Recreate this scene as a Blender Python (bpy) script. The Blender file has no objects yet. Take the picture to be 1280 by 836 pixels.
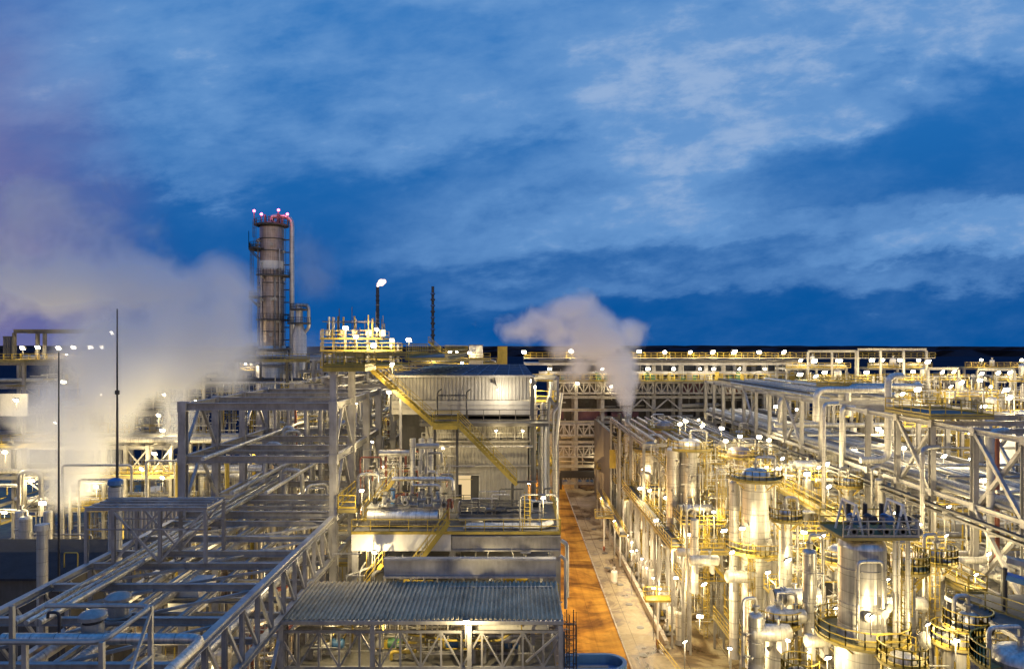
import bpy, math, random
from mathutils import Vector
random.seed(7)
R = math.radians
SC = bpy.context.scene
COL = SC.collection
F, HC = 900.0, 36.0            # focal length in photo pixels, camera height in metres

# ------------------------------------------------------------------ camera, world, exposure
cam_d = bpy.data.cameras.new('camera'); cam = bpy.data.objects.new('camera', cam_d); COL.objects.link(cam)
cam.location = (0, 0, HC); cam.rotation_euler = (R(90), 0, 0)
cam_d.sensor_width = 36.0; cam_d.lens = 36.0 * F / 1280.0
cam_d.shift_y = 15.0 / 1280.0
cam_d.clip_start = 0.5; cam_d.clip_end = 30000
SC.camera = cam
SC.render.engine = 'CYCLES'
SC.view_settings.view_transform = 'Standard'; SC.view_settings.look = 'None'
SC.view_settings.exposure = 0.0; SC.view_settings.gamma = 1.0
SC.view_settings.use_curve_mapping = False
cy = SC.cycles
cy.max_bounces = 6; cy.diffuse_bounces = 2; cy.glossy_bounces = 2; cy.transmission_bounces = 2
cy.volume_bounces = 5; cy.transparent_max_bounces = 4
cy.use_light_tree = True; cy.use_denoising = True; cy.sample_clamp_indirect = 3.0; cy.sample_clamp_direct = 30.0
cy.caustics_reflective = False; cy.caustics_refractive = False
cy.volume_step_rate = 1.0; cy.volume_max_steps = 64
cy.use_adaptive_sampling = True; cy.adaptive_threshold = 0.02

W = bpy.data.worlds.new('World'); SC.world = W; W.use_nodes = True
def world():
    nt = W.node_tree; N = nt.nodes; L = nt.links
    for n in list(N): N.remove(n)
    out = N.new('ShaderNodeOutputWorld'); bg = N.new('ShaderNodeBackground')
    tc = N.new('ShaderNodeTexCoord'); sep = N.new('ShaderNodeSeparateXYZ')
    L.new(tc.outputs['Generated'], sep.inputs[0])
    X, Y, Z = sep.outputs
    def val(v):
        n = N.new('ShaderNodeValue'); n.outputs[0].default_value = v; return n.outputs[0]
    def m(op, a, b=None, clamp=False):
        n = N.new('ShaderNodeMath'); n.operation = op; n.use_clamp = clamp
        for i, v in enumerate((a, b)):
            if v is None: continue
            if isinstance(v, (int, float)): n.inputs[i].default_value = v
            else: L.new(v, n.inputs[i])
        return n.outputs[0]
    def mix(f, a, b):
        n = N.new('ShaderNodeMix'); n.data_type = 'RGBA'; n.clamp_factor = True
        if isinstance(f, float): n.inputs[0].default_value = f
        else: L.new(f, n.inputs[0])
        for i, v in ((6, a), (7, b)):
            if isinstance(v, tuple): n.inputs[i].default_value = (*v, 1)
            else: L.new(v, n.inputs[i])
        return n.outputs[2]
    def smooth(v, a, b):
        n = N.new('ShaderNodeMapRange'); n.interpolation_type = 'SMOOTHSTEP'
        L.new(v, n.inputs[0]); n.inputs[1].default_value = a; n.inputs[2].default_value = b
        return n.outputs[0]
    zz = m('MAXIMUM', Z, 0.0)
    den = m('ADD', zz, 0.13)
    u = m('DIVIDE', X, den); v = m('DIVIDE', Y, den)
    def noise(su, sv, scale, detail, dist, off, rough=0.55):
        c = N.new('ShaderNodeCombineXYZ')
        L.new(m('MULTIPLY', u, su), c.inputs[0]); L.new(m('MULTIPLY', v, sv), c.inputs[1]); c.inputs[2].default_value = off
        mp = N.new('ShaderNodeMapping'); mp.inputs['Rotation'].default_value = (0, 0, R(20)); L.new(c.outputs[0], mp.inputs[0])
        n = N.new('ShaderNodeTexNoise'); n.inputs['Scale'].default_value = scale
        n.inputs['Detail'].default_value = detail; n.inputs['Roughness'].default_value = rough
        n.inputs['Distortion'].default_value = dist
        L.new(mp.outputs[0], n.inputs['Vector']); return n.outputs[0]
    # twilight base: the physical sky, sun just under the horizon, mixed into a deep blue gradient
    sky = N.new('ShaderNodeTexSky'); sky.sky_type = 'NISHITA'; sky.sun_disc = False
    sky.sun_elevation = R(-2.0); sky.sun_rotation = R(200)
    g = smooth(Z, 0.0, 0.42)
    base = mix(g, (0.002, 0.095, 0.36), (0.020, 0.185, 0.55))
    nm = N.new('ShaderNodeVectorMath'); nm.operation = 'SCALE'; L.new(sky.outputs[0], nm.inputs[0]); nm.inputs['Scale'].default_value = 0.008
    na = N.new('ShaderNodeVectorMath'); na.operation = 'ADD'; L.new(base, na.inputs[0]); L.new(nm.outputs[0], na.inputs[1])
    base = na.outputs[0]
    # cloud sheet: broad soft masses by direction (azimuth a, elevation b), broken up by noise
    yy = m('MAXIMUM', m('ABSOLUTE', Y), 0.05)
    a = m('DIVIDE', X, yy); b = m('DIVIDE', Z, yy)
    def dnoise(sx, sy, rot, scale, detail, dist, off, rough=0.55):
        c = N.new('ShaderNodeCombineXYZ'); L.new(a, c.inputs[0]); L.new(b, c.inputs[1]); c.inputs[2].default_value = off
        mp = N.new('ShaderNodeMapping'); mp.vector_type = 'POINT'; mp.inputs['Rotation'].default_value = (0, 0, R(rot)); mp.inputs['Scale'].default_value = (1, 1, 1); L.new(c.outputs[0], mp.inputs[0])
        m2_ = N.new('ShaderNodeMapping'); m2_.inputs['Scale'].default_value = (sx, sy, 1); L.new(mp.outputs[0], m2_.inputs[0])
        n = N.new('ShaderNodeTexNoise'); n.inputs['Scale'].default_value = scale; n.inputs['Detail'].default_value = detail; n.inputs['Roughness'].default_value = rough; n.inputs['Distortion'].default_value = dist
        L.new(m2_.outputs[0], n.inputs['Vector']); return n.outputs[0]
    w1 = dnoise(1, 1.5, -4, 3.0, 6, 0.2, 2.6); w2 = dnoise(1, 2.3, -6, 4.8, 10, 0.1, 9.3, 0.6); w3 = dnoise(1, 2.2, -8, 12.0, 10, 0.15, 4.0, 0.62)
    wa = m('ADD', a, m('MULTIPLY', m('SUBTRACT', w1, 0.5), 0.30)); wb = m('ADD', b, m('MULTIPLY', m('SUBTRACT', w2, 0.5), 0.20))
    def blob(px, py, rx, ry, rot):
        ca, cb = (px-640)/900.0, (433-py)/900.0; co, si = math.cos(R(rot)), math.sin(R(rot))
        da = m('SUBTRACT', wa, ca); db = m('SUBTRACT', wb, cb)
        p = m('ADD', m('MULTIPLY', da, co), m('MULTIPLY', db, si)); q = m('SUBTRACT', m('MULTIPLY', db, co), m('MULTIPLY', da, si))
        p = m('MULTIPLY', p, 900.0/rx); q = m('MULTIPLY', q, 900.0/ry)
        d = m('ADD', m('MULTIPLY', p, p), m('MULTIPLY', q, q)); return smooth(d, 2.4, 0.0)
    n1 = w1
    lit = None
    for (px, py, rx, ry, rot, wt) in ((850,215,330,62,12,1.0),(1000,60,330,90,6,.95),(760,70,170,80,0,.6),(1240,285,170,35,8,.9),(520,140,240,60,3,.6),(950,285,330,32,5,.45),(300,70,300,90,0,.6),(230,200,160,40,0,.4),(820,345,240,22,4,.28),(1150,330,250,26,3,.35),(640,-180,700,180,0,.7)):
        q = m('MULTIPLY', blob(px, py, rx, ry, rot), wt); lit = q if lit is None else m('MAXIMUM', lit, q)
    for (px, py, rx, ry, rot, wt) in ((1130,185,190,42,14,.9),(1190,110,110,32,0,.55),(620,235,200,60,0,.55),(470,300,210,60,0,.5),(860,315,180,16,6,.5),(330,160,170,60,0,.25),(430,20,60,40,0,.3)):
        lit = m('MULTIPLY', lit, m('SUBTRACT', 1.0, m('MULTIPLY', blob(px, py, rx, ry, rot), wt)))
    tex = m('ADD', m('MULTIPLY', m('SUBTRACT', w2, 0.5), 1.25), m('MULTIPLY', m('SUBTRACT', w3, 0.5), 0.75))
    lit = m('ADD', m('MULTIPLY', lit, m('ADD', 0.85, tex)), m('MULTIPLY', m('ADD', tex, m('SUBTRACT', w1, 0.36)), 0.48))
    col = mix(smooth(lit, -0.06, 0.80), base, (0.145, 0.335, 0.68))
    col = mix(m('MULTIPLY', smooth(m('ADD', lit, m('MULTIPLY', m('SUBTRACT', w3, 0.5), 0.9)), 0.66, 1.30), 0.62), col, (0.42, 0.56, 0.80))
    # purplish, steam-stained sky low on the west side
    pk = m('MULTIPLY', smooth(wa, -0.46, -0.76), smooth(Z, 0.62, 0.05))
    pk = m('MULTIPLY', pk, m('ADD', 0.25, m('MULTIPLY', w2, 1.3)))
    col = mix(m('MULTIPLY', pk, 0.9), col, (0.22, 0.19, 0.40))
    zen = smooth(Z, 0.55, 0.95)
    col = mix(zen, col, (0.05, 0.26, 0.78))
    # dusk afterglow on the side the camera looks away from
    ag = m('MULTIPLY', smooth(Y, -0.05, -0.75), smooth(Z, 0.55, 0.05))
    col = mix(ag, col, (0.66, 0.50, 0.41))
    L.new(col, bg.inputs[0]); bg.inputs[1].default_value = 0.90
    L.new(bg.outputs[0], out.inputs[0])
world()
sun_d = bpy.data.lights.new('dusk_glow', 'SUN'); sun = bpy.data.objects.new('dusk_glow', sun_d); COL.objects.link(sun)
sun_d.energy = 0.10; sun_d.angle = R(40); sun_d.color = (1.0, 0.80, 0.70)
sun.rotation_euler = (R(80), 0, R(15)); sun.location = (0, -50, 90)

# ------------------------------------------------------------------ materials
def mat(name, col, rough=0.5, metal=0.0, var=0.25, scale=0.6, kind=None, bump=0.0, spec=0.5):
    M = bpy.data.materials.new(name); M.use_nodes = True
    nt = M.node_tree; N = nt.nodes; L = nt.links; b = N['Principled BSDF']
    b.inputs['Roughness'].default_value = rough; b.inputs['Metallic'].default_value = metal
    b.inputs['Specular IOR Level'].default_value = spec
    geo = N.new('ShaderNodeNewGeometry')
    n = N.new('ShaderNodeTexNoise'); n.inputs['Scale'].default_value = scale; n.inputs['Detail'].default_value = 6
    n.inputs['Roughness'].default_value = 0.65
    L.new(geo.outputs['Position'], n.inputs['Vector'])
    n2 = N.new('ShaderNodeTexNoise'); n2.inputs['Scale'].default_value = scale * 7; n2.inputs['Detail'].default_value = 3
    mp = N.new('ShaderNodeMapping'); mp.inputs['Scale'].default_value = (1, 1, 0.18)
    L.new(geo.outputs['Position'], mp.inputs[0]); L.new(mp.outputs[0], n2.inputs['Vector'])
    ad = N.new('ShaderNodeMath'); ad.operation = 'MULTIPLY_ADD'; L.new(n2.outputs[0], ad.inputs[0]); ad.inputs[1].default_value = 0.45
    L.new(n.outputs[0], ad.inputs[2])
    rmp = N.new('ShaderNodeMapRange'); L.new(ad.outputs[0], rmp.inputs[0])
    rmp.inputs[1].default_value = 0.5; rmp.inputs[2].default_value = 0.95
    rmp.inputs[3].default_value = 1 - var; rmp.inputs[4].default_value = 1 + var * 0.5
    oi = N.new('ShaderNodeObjectInfo')
    o2 = N.new('ShaderNodeMapRange'); L.new(oi.outputs['Random'], o2.inputs[0]); o2.inputs[3].default_value = 0.86; o2.inputs[4].default_value = 1.1
    mu = N.new('ShaderNodeMath'); mu.operation = 'MULTIPLY'; L.new(rmp.outputs[0], mu.inputs[0]); L.new(o2.outputs[0], mu.inputs[1])
    sc = N.new('ShaderNodeVectorMath'); sc.operation = 'SCALE'; sc.inputs[0].default_value = col; L.new(mu.outputs[0], sc.inputs['Scale'])
    last = sc.outputs[0]
    if kind == 'clad':            # insulated metal jacket: a seam every 1.1 m along the axis, brushed streaks
        sp = N.new('ShaderNodeSeparateXYZ'); L.new(geo.outputs['Position'], sp.inputs[0]); sn = N.new('ShaderNodeSeparateXYZ'); L.new(geo.outputs['True Normal'], sn.inputs[0])
        tot = None
        for ax in range(3):
            f1 = N.new('ShaderNodeMath'); f1.operation = 'FRACT'; d_ = N.new('ShaderNodeMath'); d_.operation = 'DIVIDE'; L.new(sp.outputs[ax], d_.inputs[0]); d_.inputs[1].default_value = 1.13; L.new(d_.outputs[0], f1.inputs[0])
            l1 = N.new('ShaderNodeMath'); l1.operation = 'LESS_THAN'; L.new(f1.outputs[0], l1.inputs[0]); l1.inputs[1].default_value = 0.045
            ab = N.new('ShaderNodeMath'); ab.operation = 'ABSOLUTE'; L.new(sn.outputs[ax], ab.inputs[0]); l2 = N.new('ShaderNodeMath'); l2.operation = 'LESS_THAN'; L.new(ab.outputs[0], l2.inputs[0]); l2.inputs[1].default_value = 0.03
            mm = N.new('ShaderNodeMath'); mm.operation = 'MULTIPLY'; L.new(l1.outputs[0], mm.inputs[0]); L.new(l2.outputs[0], mm.inputs[1])
            if tot is None: tot = mm.outputs[0]
            else:
                m2 = N.new('ShaderNodeMath'); m2.operation = 'MAXIMUM'; L.new(tot, m2.inputs[0]); L.new(mm.outputs[0], m2.inputs[1]); tot = m2.outputs[0]
        mps = N.new('ShaderNodeMapping'); mps.inputs['Scale'].default_value = (6, 6, 0.12); L.new(geo.outputs['Position'], mps.inputs[0])
        ns = N.new('ShaderNodeTexNoise'); ns.inputs['Scale'].default_value = 1.0; ns.inputs['Detail'].default_value = 4; L.new(mps.outputs[0], ns.inputs['Vector'])
        rs = N.new('ShaderNodeMapRange'); L.new(ns.outputs[0], rs.inputs[0]); rs.inputs[1].default_value = 0.35; rs.inputs[2].default_value = 0.65; rs.inputs[3].default_value = 0.72; rs.inputs[4].default_value = 1.1
        r2 = N.new('ShaderNodeMapRange'); L.new(tot, r2.inputs[0]); r2.inputs[3].default_value = 1.0; r2.inputs[4].default_value = 0.6
        m3 = N.new('ShaderNodeMath'); m3.operation = 'MULTIPLY'; L.new(rs.outputs[0], m3.inputs[0]); L.new(r2.outputs[0], m3.inputs[1])
        s2 = N.new('ShaderNodeVectorMath'); s2.operation = 'SCALE'; L.new(last, s2.inputs[0]); L.new(m3.outputs[0], s2.inputs['Scale']); last = s2.outputs[0]
    if kind == 'rust':
        n4 = N.new('ShaderNodeTexNoise'); n4.inputs['Scale'].default_value = 1.6; n4.inputs['Detail'].default_value = 8; L.new(geo.outputs['Position'], n4.inputs['Vector'])
        r4 = N.new('ShaderNodeMapRange'); L.new(n4.outputs[0], r4.inputs[0]); r4.inputs[1].default_value = 0.56; r4.inputs[2].default_value = 0.68
        mx = N.new('ShaderNodeMix'); mx.data_type = 'RGBA'; L.new(r4.outputs[0], mx.inputs[0]); L.new(last, mx.inputs[6]); mx.inputs[7].default_value = (0.16, 0.075, 0.035, 1); last = mx.outputs[2]
    L.new(last, b.inputs['Base Color'])
    rr = N.new('ShaderNodeMapRange'); L.new(n.outputs[0], rr.inputs[0]); rr.inputs[3].default_value = max(0.05, rough - 0.12); rr.inputs[4].default_value = min(1, rough + 0.2)
    L.new(rr.outputs[0], b.inputs['Roughness'])
    if bump:
        bm = N.new('ShaderNodeBump'); bm.inputs['Strength'].default_value = bump; bm.inputs['Distance'].default_value = 0.05
        L.new(n2.outputs[0], bm.inputs['Height']); L.new(bm.outputs[0], b.inputs['Normal'])
    return M
M = dict(
    steel=mat('painted_steel', (0.38, 0.365, 0.35), 0.36, 0.25, 0.40),
    steeld=mat('dark_steel', (0.10, 0.095, 0.09), 0.55, 0.2, 0.4),
    galv=mat('galvanised_steel', (0.42, 0.40, 0.36), 0.42, 0.4, 0.4),
    clad=mat('aluminium_jacket', (0.62, 0.60, 0.56), 0.34, 0.75, 0.25, kind='clad'),
    cladw=mat('pale_jacket', (0.66, 0.63, 0.56), 0.42, 0.35, 0.22, kind='clad'),
    pipe=mat('bare_pipe', (0.30, 0.29, 0.27), 0.45, 0.3, 0.35),
    piper=mat('primer_pipe', (0.30, 0.10, 0.06), 0.5, 0.0, 0.3),
    yellow=mat('safety_yellow_paint', (0.43, 0.31, 0.045), 0.45, 0.0, 0.35),
    ydeck=mat('yellow_edge_grating', (0.30, 0.24, 0.08), 0.7, 0.1, 0.4),
    deck=mat('steel_grating', (0.17, 0.16, 0.14), 0.7, 0.3, 0.4),
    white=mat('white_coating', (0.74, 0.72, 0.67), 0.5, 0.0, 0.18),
    wall=mat('profiled_wall_sheet', (0.36, 0.34, 0.30), 0.5, 0.1, 0.25),
    roof=mat('profiled_roof_sheet', (0.42, 0.36, 0.25), 0.8, 0.0, 0.55, scale=0.35, spec=0.15),
    broof=mat('dark_blue_roof_sheet', (0.03, 0.07, 0.13), 0.75, 0.0, 0.35, spec=0.2),
    dark=mat('dark_equipment', (0.035, 0.035, 0.04), 0.45, 0.2, 0.4),
    ribb=mat('blue_grey_rib', (0.10, 0.17, 0.26), 0.6, 0.1, 0.3),
    bluep=mat('blue_equipment_paint', (0.07, 0.19, 0.40), 0.4, 0.0, 0.3),
    brown=mat('brown_tower_jacket', (0.42, 0.35, 0.31), 0.33, 0.7, 0.35, kind='clad'),
    conc=mat('concrete', (0.34, 0.31, 0.26), 0.8, 0.0, 0.35, kind='rust'),
    green=mat('green_equipment_paint', (0.06, 0.16, 0.07), 0.5, 0.0, 0.35),
    maroon=mat('maroon_panel', (0.20, 0.09, 0.12), 0.6, 0.0, 0.35),
    darkroof=mat('dark_membrane_roof', (0.04, 0.042, 0.048), 0.95, 0.0, 0.3, spec=0.1),
)
def emis(name, col, s):
    m_ = bpy.data.materials.new(name); m_.use_nodes = True; nt = m_.node_tree
    for n in list(nt.nodes): nt.nodes.remove(n)
    o = nt.nodes.new('ShaderNodeOutputMaterial'); e = nt.nodes.new('ShaderNodeEmission')
    e.inputs[0].default_value = (*col, 1); e.inputs[1].default_value = s; nt.links.new(e.outputs[0], o.inputs[0])
    m_.cycles.emission_sampling = 'NONE'
    return m_
M['bulb'] = emis('lit_lamp_glass', (1, 0.88, 0.66), 30)
M['red'] = emis('lit_red_beacon', (1, 0.10, 0.22), 14)
M['flame'] = emis('gas_flame', (1, 0.66, 0.50), 2.6)
M['roomglow'] = emis('glowing_interior_wall', (1, 0.72, 0.36), 0.85)  # room light put in as emission of the wall itself

# ------------------------------------------------------------------ mesh builder
class MB:
    def __init__(s): s.v = []; s.f = []
    def add(s, vs, fs):
        o = len(s.v); s.v += [tuple(v) for v in vs]; s.f += [tuple(i + o for i in f) for f in fs]; return s
    def box(s, a, b):
        x0, y0, z0 = (min(a[i], b[i]) for i in range(3)); x1, y1, z1 = (max(a[i], b[i]) for i in range(3))
        return s.add([(x0,y0,z0),(x1,y0,z0),(x1,y1,z0),(x0,y1,z0),(x0,y0,z1),(x1,y0,z1),(x1,y1,z1),(x0,y1,z1)],
                     [(0,3,2,1),(4,5,6,7),(0,1,5,4),(1,2,6,5),(2,3,7,6),(3,0,4,7)])
    def cbox(s, c, sx, sy, sz): return s.box((c[0]-sx/2, c[1]-sy/2, c[2]-sz/2), (c[0]+sx/2, c[1]+sy/2, c[2]+sz/2))
    def frame(s, p, q, up=None):
        d = (Vector(q) - Vector(p)).normalized()
        u = Vector(up) if up else (Vector((0, 0, 1)) if abs(d.z) < 0.9 else Vector((0, 1, 0)))
        a = d.cross(u).normalized(); b = a.cross(d).normalized()
        return d, a, b
    def prism(s, p, q, prof, up=None):
        d, a, b = s.frame(p, q, up); n = len(prof); vs = []
        for c in (Vector(p), Vector(q)):
            for (x, y) in prof: vs.append(c + a * x + b * y)
        fs = [(i, (i + 1) % n, n + (i + 1) % n, n + i) for i in range(n)]
        return s.add(vs, fs + [tuple(range(n - 1, -1, -1)), tuple(range(n, 2 * n))])
    def bar(s, p, q, w, h=None, up=None):
        h = h or w; return s.prism(p, q, [(-w/2,-h/2),(w/2,-h/2),(w/2,h/2),(-w/2,h/2)], up)
    def ibeam(s, p, q, w, h=None, up=None):
        h = h or w; t = w * 0.13; k = h * 0.11
        return s.prism(p, q, [(-w/2,-h/2),(w/2,-h/2),(w/2,-h/2+k),(t/2,-h/2+k),(t/2,h/2-k),(w/2,h/2-k),(w/2,h/2),(-w/2,h/2),(-w/2,h/2-k),(-t/2,h/2-k),(-t/2,-h/2+k),(-w/2,-h/2+k)], up)
    def tube(s, p, q, r, n=8, r2=None):
        d, a, b = s.frame(p, q); r2 = r if r2 is None else r2; vs = []
        for c, rr in ((Vector(p), r), (Vector(q), r2)):
            for i in range(n):
                t = 2 * math.pi * i / n; vs.append(c + a * (rr * math.cos(t)) + b * (rr * math.sin(t)))
        return s.add(vs, [(i, (i + 1) % n, n + (i + 1) % n, n + i) for i in range(n)] + [tuple(range(n - 1, -1, -1)), tuple(range(n, 2 * n))])
    def path(s, pts, r, n=10, bend=None, close=False):
        P = [Vector(p) for p in pts]; bend = bend or 3 * r; Q = []
        if close: Q = P[:] + [P[0]]
        else:
            Q = [P[0]]
            for i in range(1, len(P) - 1):
                a, b, c = P[i-1], P[i], P[i+1]
                da = (a - b); dc = (c - b); k = min(bend, da.length * 0.45, dc.length * 0.45)
                if da.length < 1e-6 or dc.length < 1e-6: continue
                p0 = b + da.normalized() * k; p1 = b + dc.normalized() * k
                for j in range(5):
                    t = j / 4; Q.append(p0 * (1-t)**2 + b * 2*t*(1-t) + p1 * t*t)
            Q.append(P[-1])
        d0 = (Q[1] - Q[0]).normalized(); u = Vector((0,0,1)) if abs(d0.z) < 0.9 else Vector((0,1,0))
        a = d0.cross(u).normalized(); vs = []
        for i, c in enumerate(Q):
            d = (Q[min(i+1, len(Q)-1)] - Q[max(i-1, 0)]).normalized()
            a = (a - d * a.dot(d)).normalized(); b = a.cross(d)
            for j in range(n):
                t = 2*math.pi*j/n; vs.append(c + a*(r*math.cos(t)) + b*(r*math.sin(t)))
        fs = [(k*n + i, k*n + (i+1) % n, (k+1)*n + (i+1) % n, (k+1)*n + i) for k in range(len(Q)-1) for i in range(n)]
        m0 = (len(Q)-1) * n
        return s.add(vs, fs + [tuple(range(n-1, -1, -1)), tuple(range(m0, m0+n))])
    def lathe(s, c, prof, n=24, axis='z'):
        vs = []; k = len(prof)
        for (r, h) in prof:
            for i in range(n):
                t = 2*math.pi*i/n; x, y = r*math.cos(t), r*math.sin(t)
                if axis == 'z': vs.append((c[0]+x, c[1]+y, c[2]+h))
                elif axis == 'x': vs.append((c[0]+h, c[1]+x, c[2]+y))
                else: vs.append((c[0]+x, c[1]+h, c[2]+y))
        fs = [(j*n+i, j*n+(i+1) % n, (j+1)*n+(i+1) % n, (j+1)*n+i) for j in range(k-1) for i in range(n)]
        return s.add(vs, fs + [tuple(range(n-1, -1, -1)), tuple(range((k-1)*n, k*n))])
    def ball(s, c, r, n=12):
        prof = [(max(r*math.sin(math.pi*i/8), 0.001), -r*math.cos(math.pi*i/8)) for i in range(9)]
        return s.lathe(c, prof, n)
    def sheet(s, o, u, v, nrm, pitch=0.3, amp=0.04, th=0.02):
        """profiled metal sheet: corners o, o+u, o+u+v, o+v; ribs run along v"""
        o, u, v, nrm = Vector(o), Vector(u), Vector(v), Vector(nrm); L_ = u.length; k = max(1, int(L_ / pitch)); d = u / k
        pr = []
        for i in range(k):
            for (t, h) in ((0, 0), (0.38, 0), (0.5, amp), (0.88, amp)): pr.append((i + t, h))
        pr.append((k, 0)); n = len(pr); vs = []
        for off in (0, v):
            for (t, h) in pr: vs.append(o + d*t + nrm*h + (off if off != 0 else Vector((0,0,0))))
            for (t, h) in pr: vs.append(o + d*t + nrm*(h-th) + (off if off != 0 else Vector((0,0,0))))
        fs = []
        for i in range(n-1):
            fs += [(i, i+1, 2*n+i+1, 2*n+i), (n+i, 3*n+i, 3*n+i+1, n+i+1), (i, n+i, n+i+1, i+1), (2*n+i, 2*n+i+1, 3*n+i+1, 3*n+i)]
        fs += [(0, 2*n, 3*n, n), (n-1, 2*n-1, 4*n-1, 3*n-1)]
        return s.add(vs, fs)
    def mesh(s, name, m_, off=(0,0,0), smooth=False):
        me = bpy.data.meshes.new(name)
        me.from_pydata([(v[0]-off[0], v[1]-off[1], v[2]-off[2]) for v in s.v], [], s.f)
        me.materials.append(M[m_] if isinstance(m_, str) else m_)
        if smooth:
            me.shade_smooth(); me.set_sharp_from_angle(angle=R(40))
        me.update(); return me

class Thing:
    def __init__(s, name, label, cat, loc, group=None):
        o = bpy.data.objects.new(name, None); COL.objects.link(o); o.location = loc; o.empty_display_size = 0.3
        s.o = o; s.loc = tuple(loc); settag(o, label, cat, group)
    def part(s, name, mb, m_, parent=None, smooth=False, label=None):
        if not mb.v: return None
        ob = bpy.data.objects.new(name, mb.mesh(name, m_, s.loc, smooth)); COL.objects.link(ob)
        ob.parent = parent or s.o
        if label: ob['label'] = label
        return ob
DEFER = []
def settag(o, label, cat, group=None):
    o['category'] = cat
    if group: o['group'] = group
    if isinstance(label, tuple): DEFER.append((o, label[0], label[1]))     # (template with {n}, sort key)
    else: o['label'] = label
def solo(name, mb, m_, label, cat, group=None, smooth=False, loc=None):
    if loc is None:
        xs = [v[0] for v in mb.v]; ys = [v[1] for v in mb.v]; zs = [v[2] for v in mb.v]
        loc = ((min(xs)+max(xs))/2, (min(ys)+max(ys))/2, min(zs))
    o = bpy.data.objects.new(name, mb.mesh(name, m_, loc, smooth)); COL.objects.link(o); o.location = loc
    settag(o, label, cat, group); return o
def struct(name, mb, m_, kind='structure', smooth=False):
    o = bpy.data.objects.new(name, mb.mesh(name, m_, (0,0,0), smooth)); COL.objects.link(o); o['kind'] = kind; return o
_O = 'first second third fourth fifth sixth seventh eighth ninth tenth eleventh twelfth thirteenth fourteenth fifteenth sixteenth seventeenth eighteenth nineteenth'.split()
_T = {2:'twent',3:'thirt',4:'fort',5:'fift',6:'sixt',7:'sevent',8:'eight',9:'ninet'}
def ordinal(i):
    if i <= 19: return _O[i-1]
    if i >= 100: return 'hundredth' if i == 100 else 'hundred-and-' + ordinal(i-100)
    t, u = divmod(i, 10); return _T[t] + 'ieth' if u == 0 else _T[t] + 'y-' + _O[u-1]
def flush_labels():
    by = {}
    for o, t, k in DEFER: by.setdefault(t, []).append((k, len(by.get(t, [])), o))
    for t, rows in by.items():
        rows.sort(key=lambda r: (r[0], r[1]))
        for i, (_, _, o) in enumerate(rows):
            o['label'] = t.replace('{n}', ordinal(i+1))
            if len(rows) > 1 and 'group' not in o: o['group'] = t.replace('{n} ', '')
def at(px, py, Y): return ((px-640)*Y/F, Y, HC-(py-433)*Y/F)
def out(x, y): return abs(x / y)

# ------------------------------------------------------------------ component builders
def railing(t, pts, h=1.1, m_='yellow', name='railing', parent=None, r=0.035, step=1.5, toe=True):
    mb = MB(); P = [Vector(p) for p in pts]
    for a, b in zip(P, P[1:]):
        L_ = (b-a).length; k = max(1, round(L_/step))
        for i in range(k+1):
            c = a.lerp(b, i/k); mb.bar(c, c+Vector((0,0,h)), 2*r*0.9)
        for z in (h, h*0.52): mb.bar(a+Vector((0,0,z)), b+Vector((0,0,z)), 2*r)
        if toe: mb.bar(a+Vector((0,0,0.09)), b+Vector((0,0,0.09)), 0.02, 0.16)
    return t.part(name, mb, m_, parent)
def ring_rail(t, c, rad, a0, a1, h=1.1, m_='yellow', name='railing', n=16):
    pts = [(c[0]+rad*math.cos(R(a0+(a1-a0)*i/n)), c[1]+rad*math.sin(R(a0+(a1-a0)*i/n)), c[2]) for i in range(n+1)]
    return railing(t, pts, h, m_, name)
def ring_deck(t, c, r0, r1, a0, a1, m_='ydeck', th=0.18, n=20):
    mb = MB(); vs = []; fs = []
    for i in range(n+1):
        a = R(a0+(a1-a0)*i/n)
        for (r, z) in ((r0, 0), (r1, 0), (r1, -th), (r0, -th)): vs.append((c[0]+r*math.cos(a), c[1]+r*math.sin(a), c[2]+z))
    for i in range(n):
        for j in range(4): fs.append((4*i+j, 4*i+(j+1) % 4, 4*i+4+(j+1) % 4, 4*i+4+j))
    fs += [(0,1,2,3), (4*n, 4*n+3, 4*n+2, 4*n+1)]
    mb.add(vs, fs); return t.part('platform_deck', mb, m_)
def ladder(t, x, y, z0, z1, face=-1, m_='yellow', cage=True, axis='y'):
    mb = MB(); w = 0.22
    def pt(a, b, z): return (x+a, y+b*face, z) if axis == 'y' else (x+b*face, y+a, z)
    for s_ in (-w, w): mb.bar(pt(s_, 0, z0), pt(s_, 0, z1+0.9), 0.06)
    z = z0+0.2
    while z < z1: mb.bar(pt(-w, 0, z), pt(w, 0, z), 0.03); z += 0.33
    lo = t.part('ladder', mb, m_)
    if cage and z1 - z0 > 3:
        mc = MB(); z = z0+2.2
        while z < z1+0.9:
            pts = [pt(0.36*math.cos(a), 0.36+0.36*math.sin(a), z) for a in [R(-60+i*300/8) for i in range(9)]]
            for a, b in zip(pts, pts[1:]): mc.bar(a, b, 0.05)
            z += 0.9
        for a in (0, 60, 120, 180): mc.bar(pt(0.36*math.cos(R(a)), 0.36+0.36*math.sin(R(a)), z0+2.2), pt(0.36*math.cos(R(a)), 0.36+0.36*math.sin(R(a)), z1+0.9), 0.04)
        t.part('safety_cage', mc, m_, lo)
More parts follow.
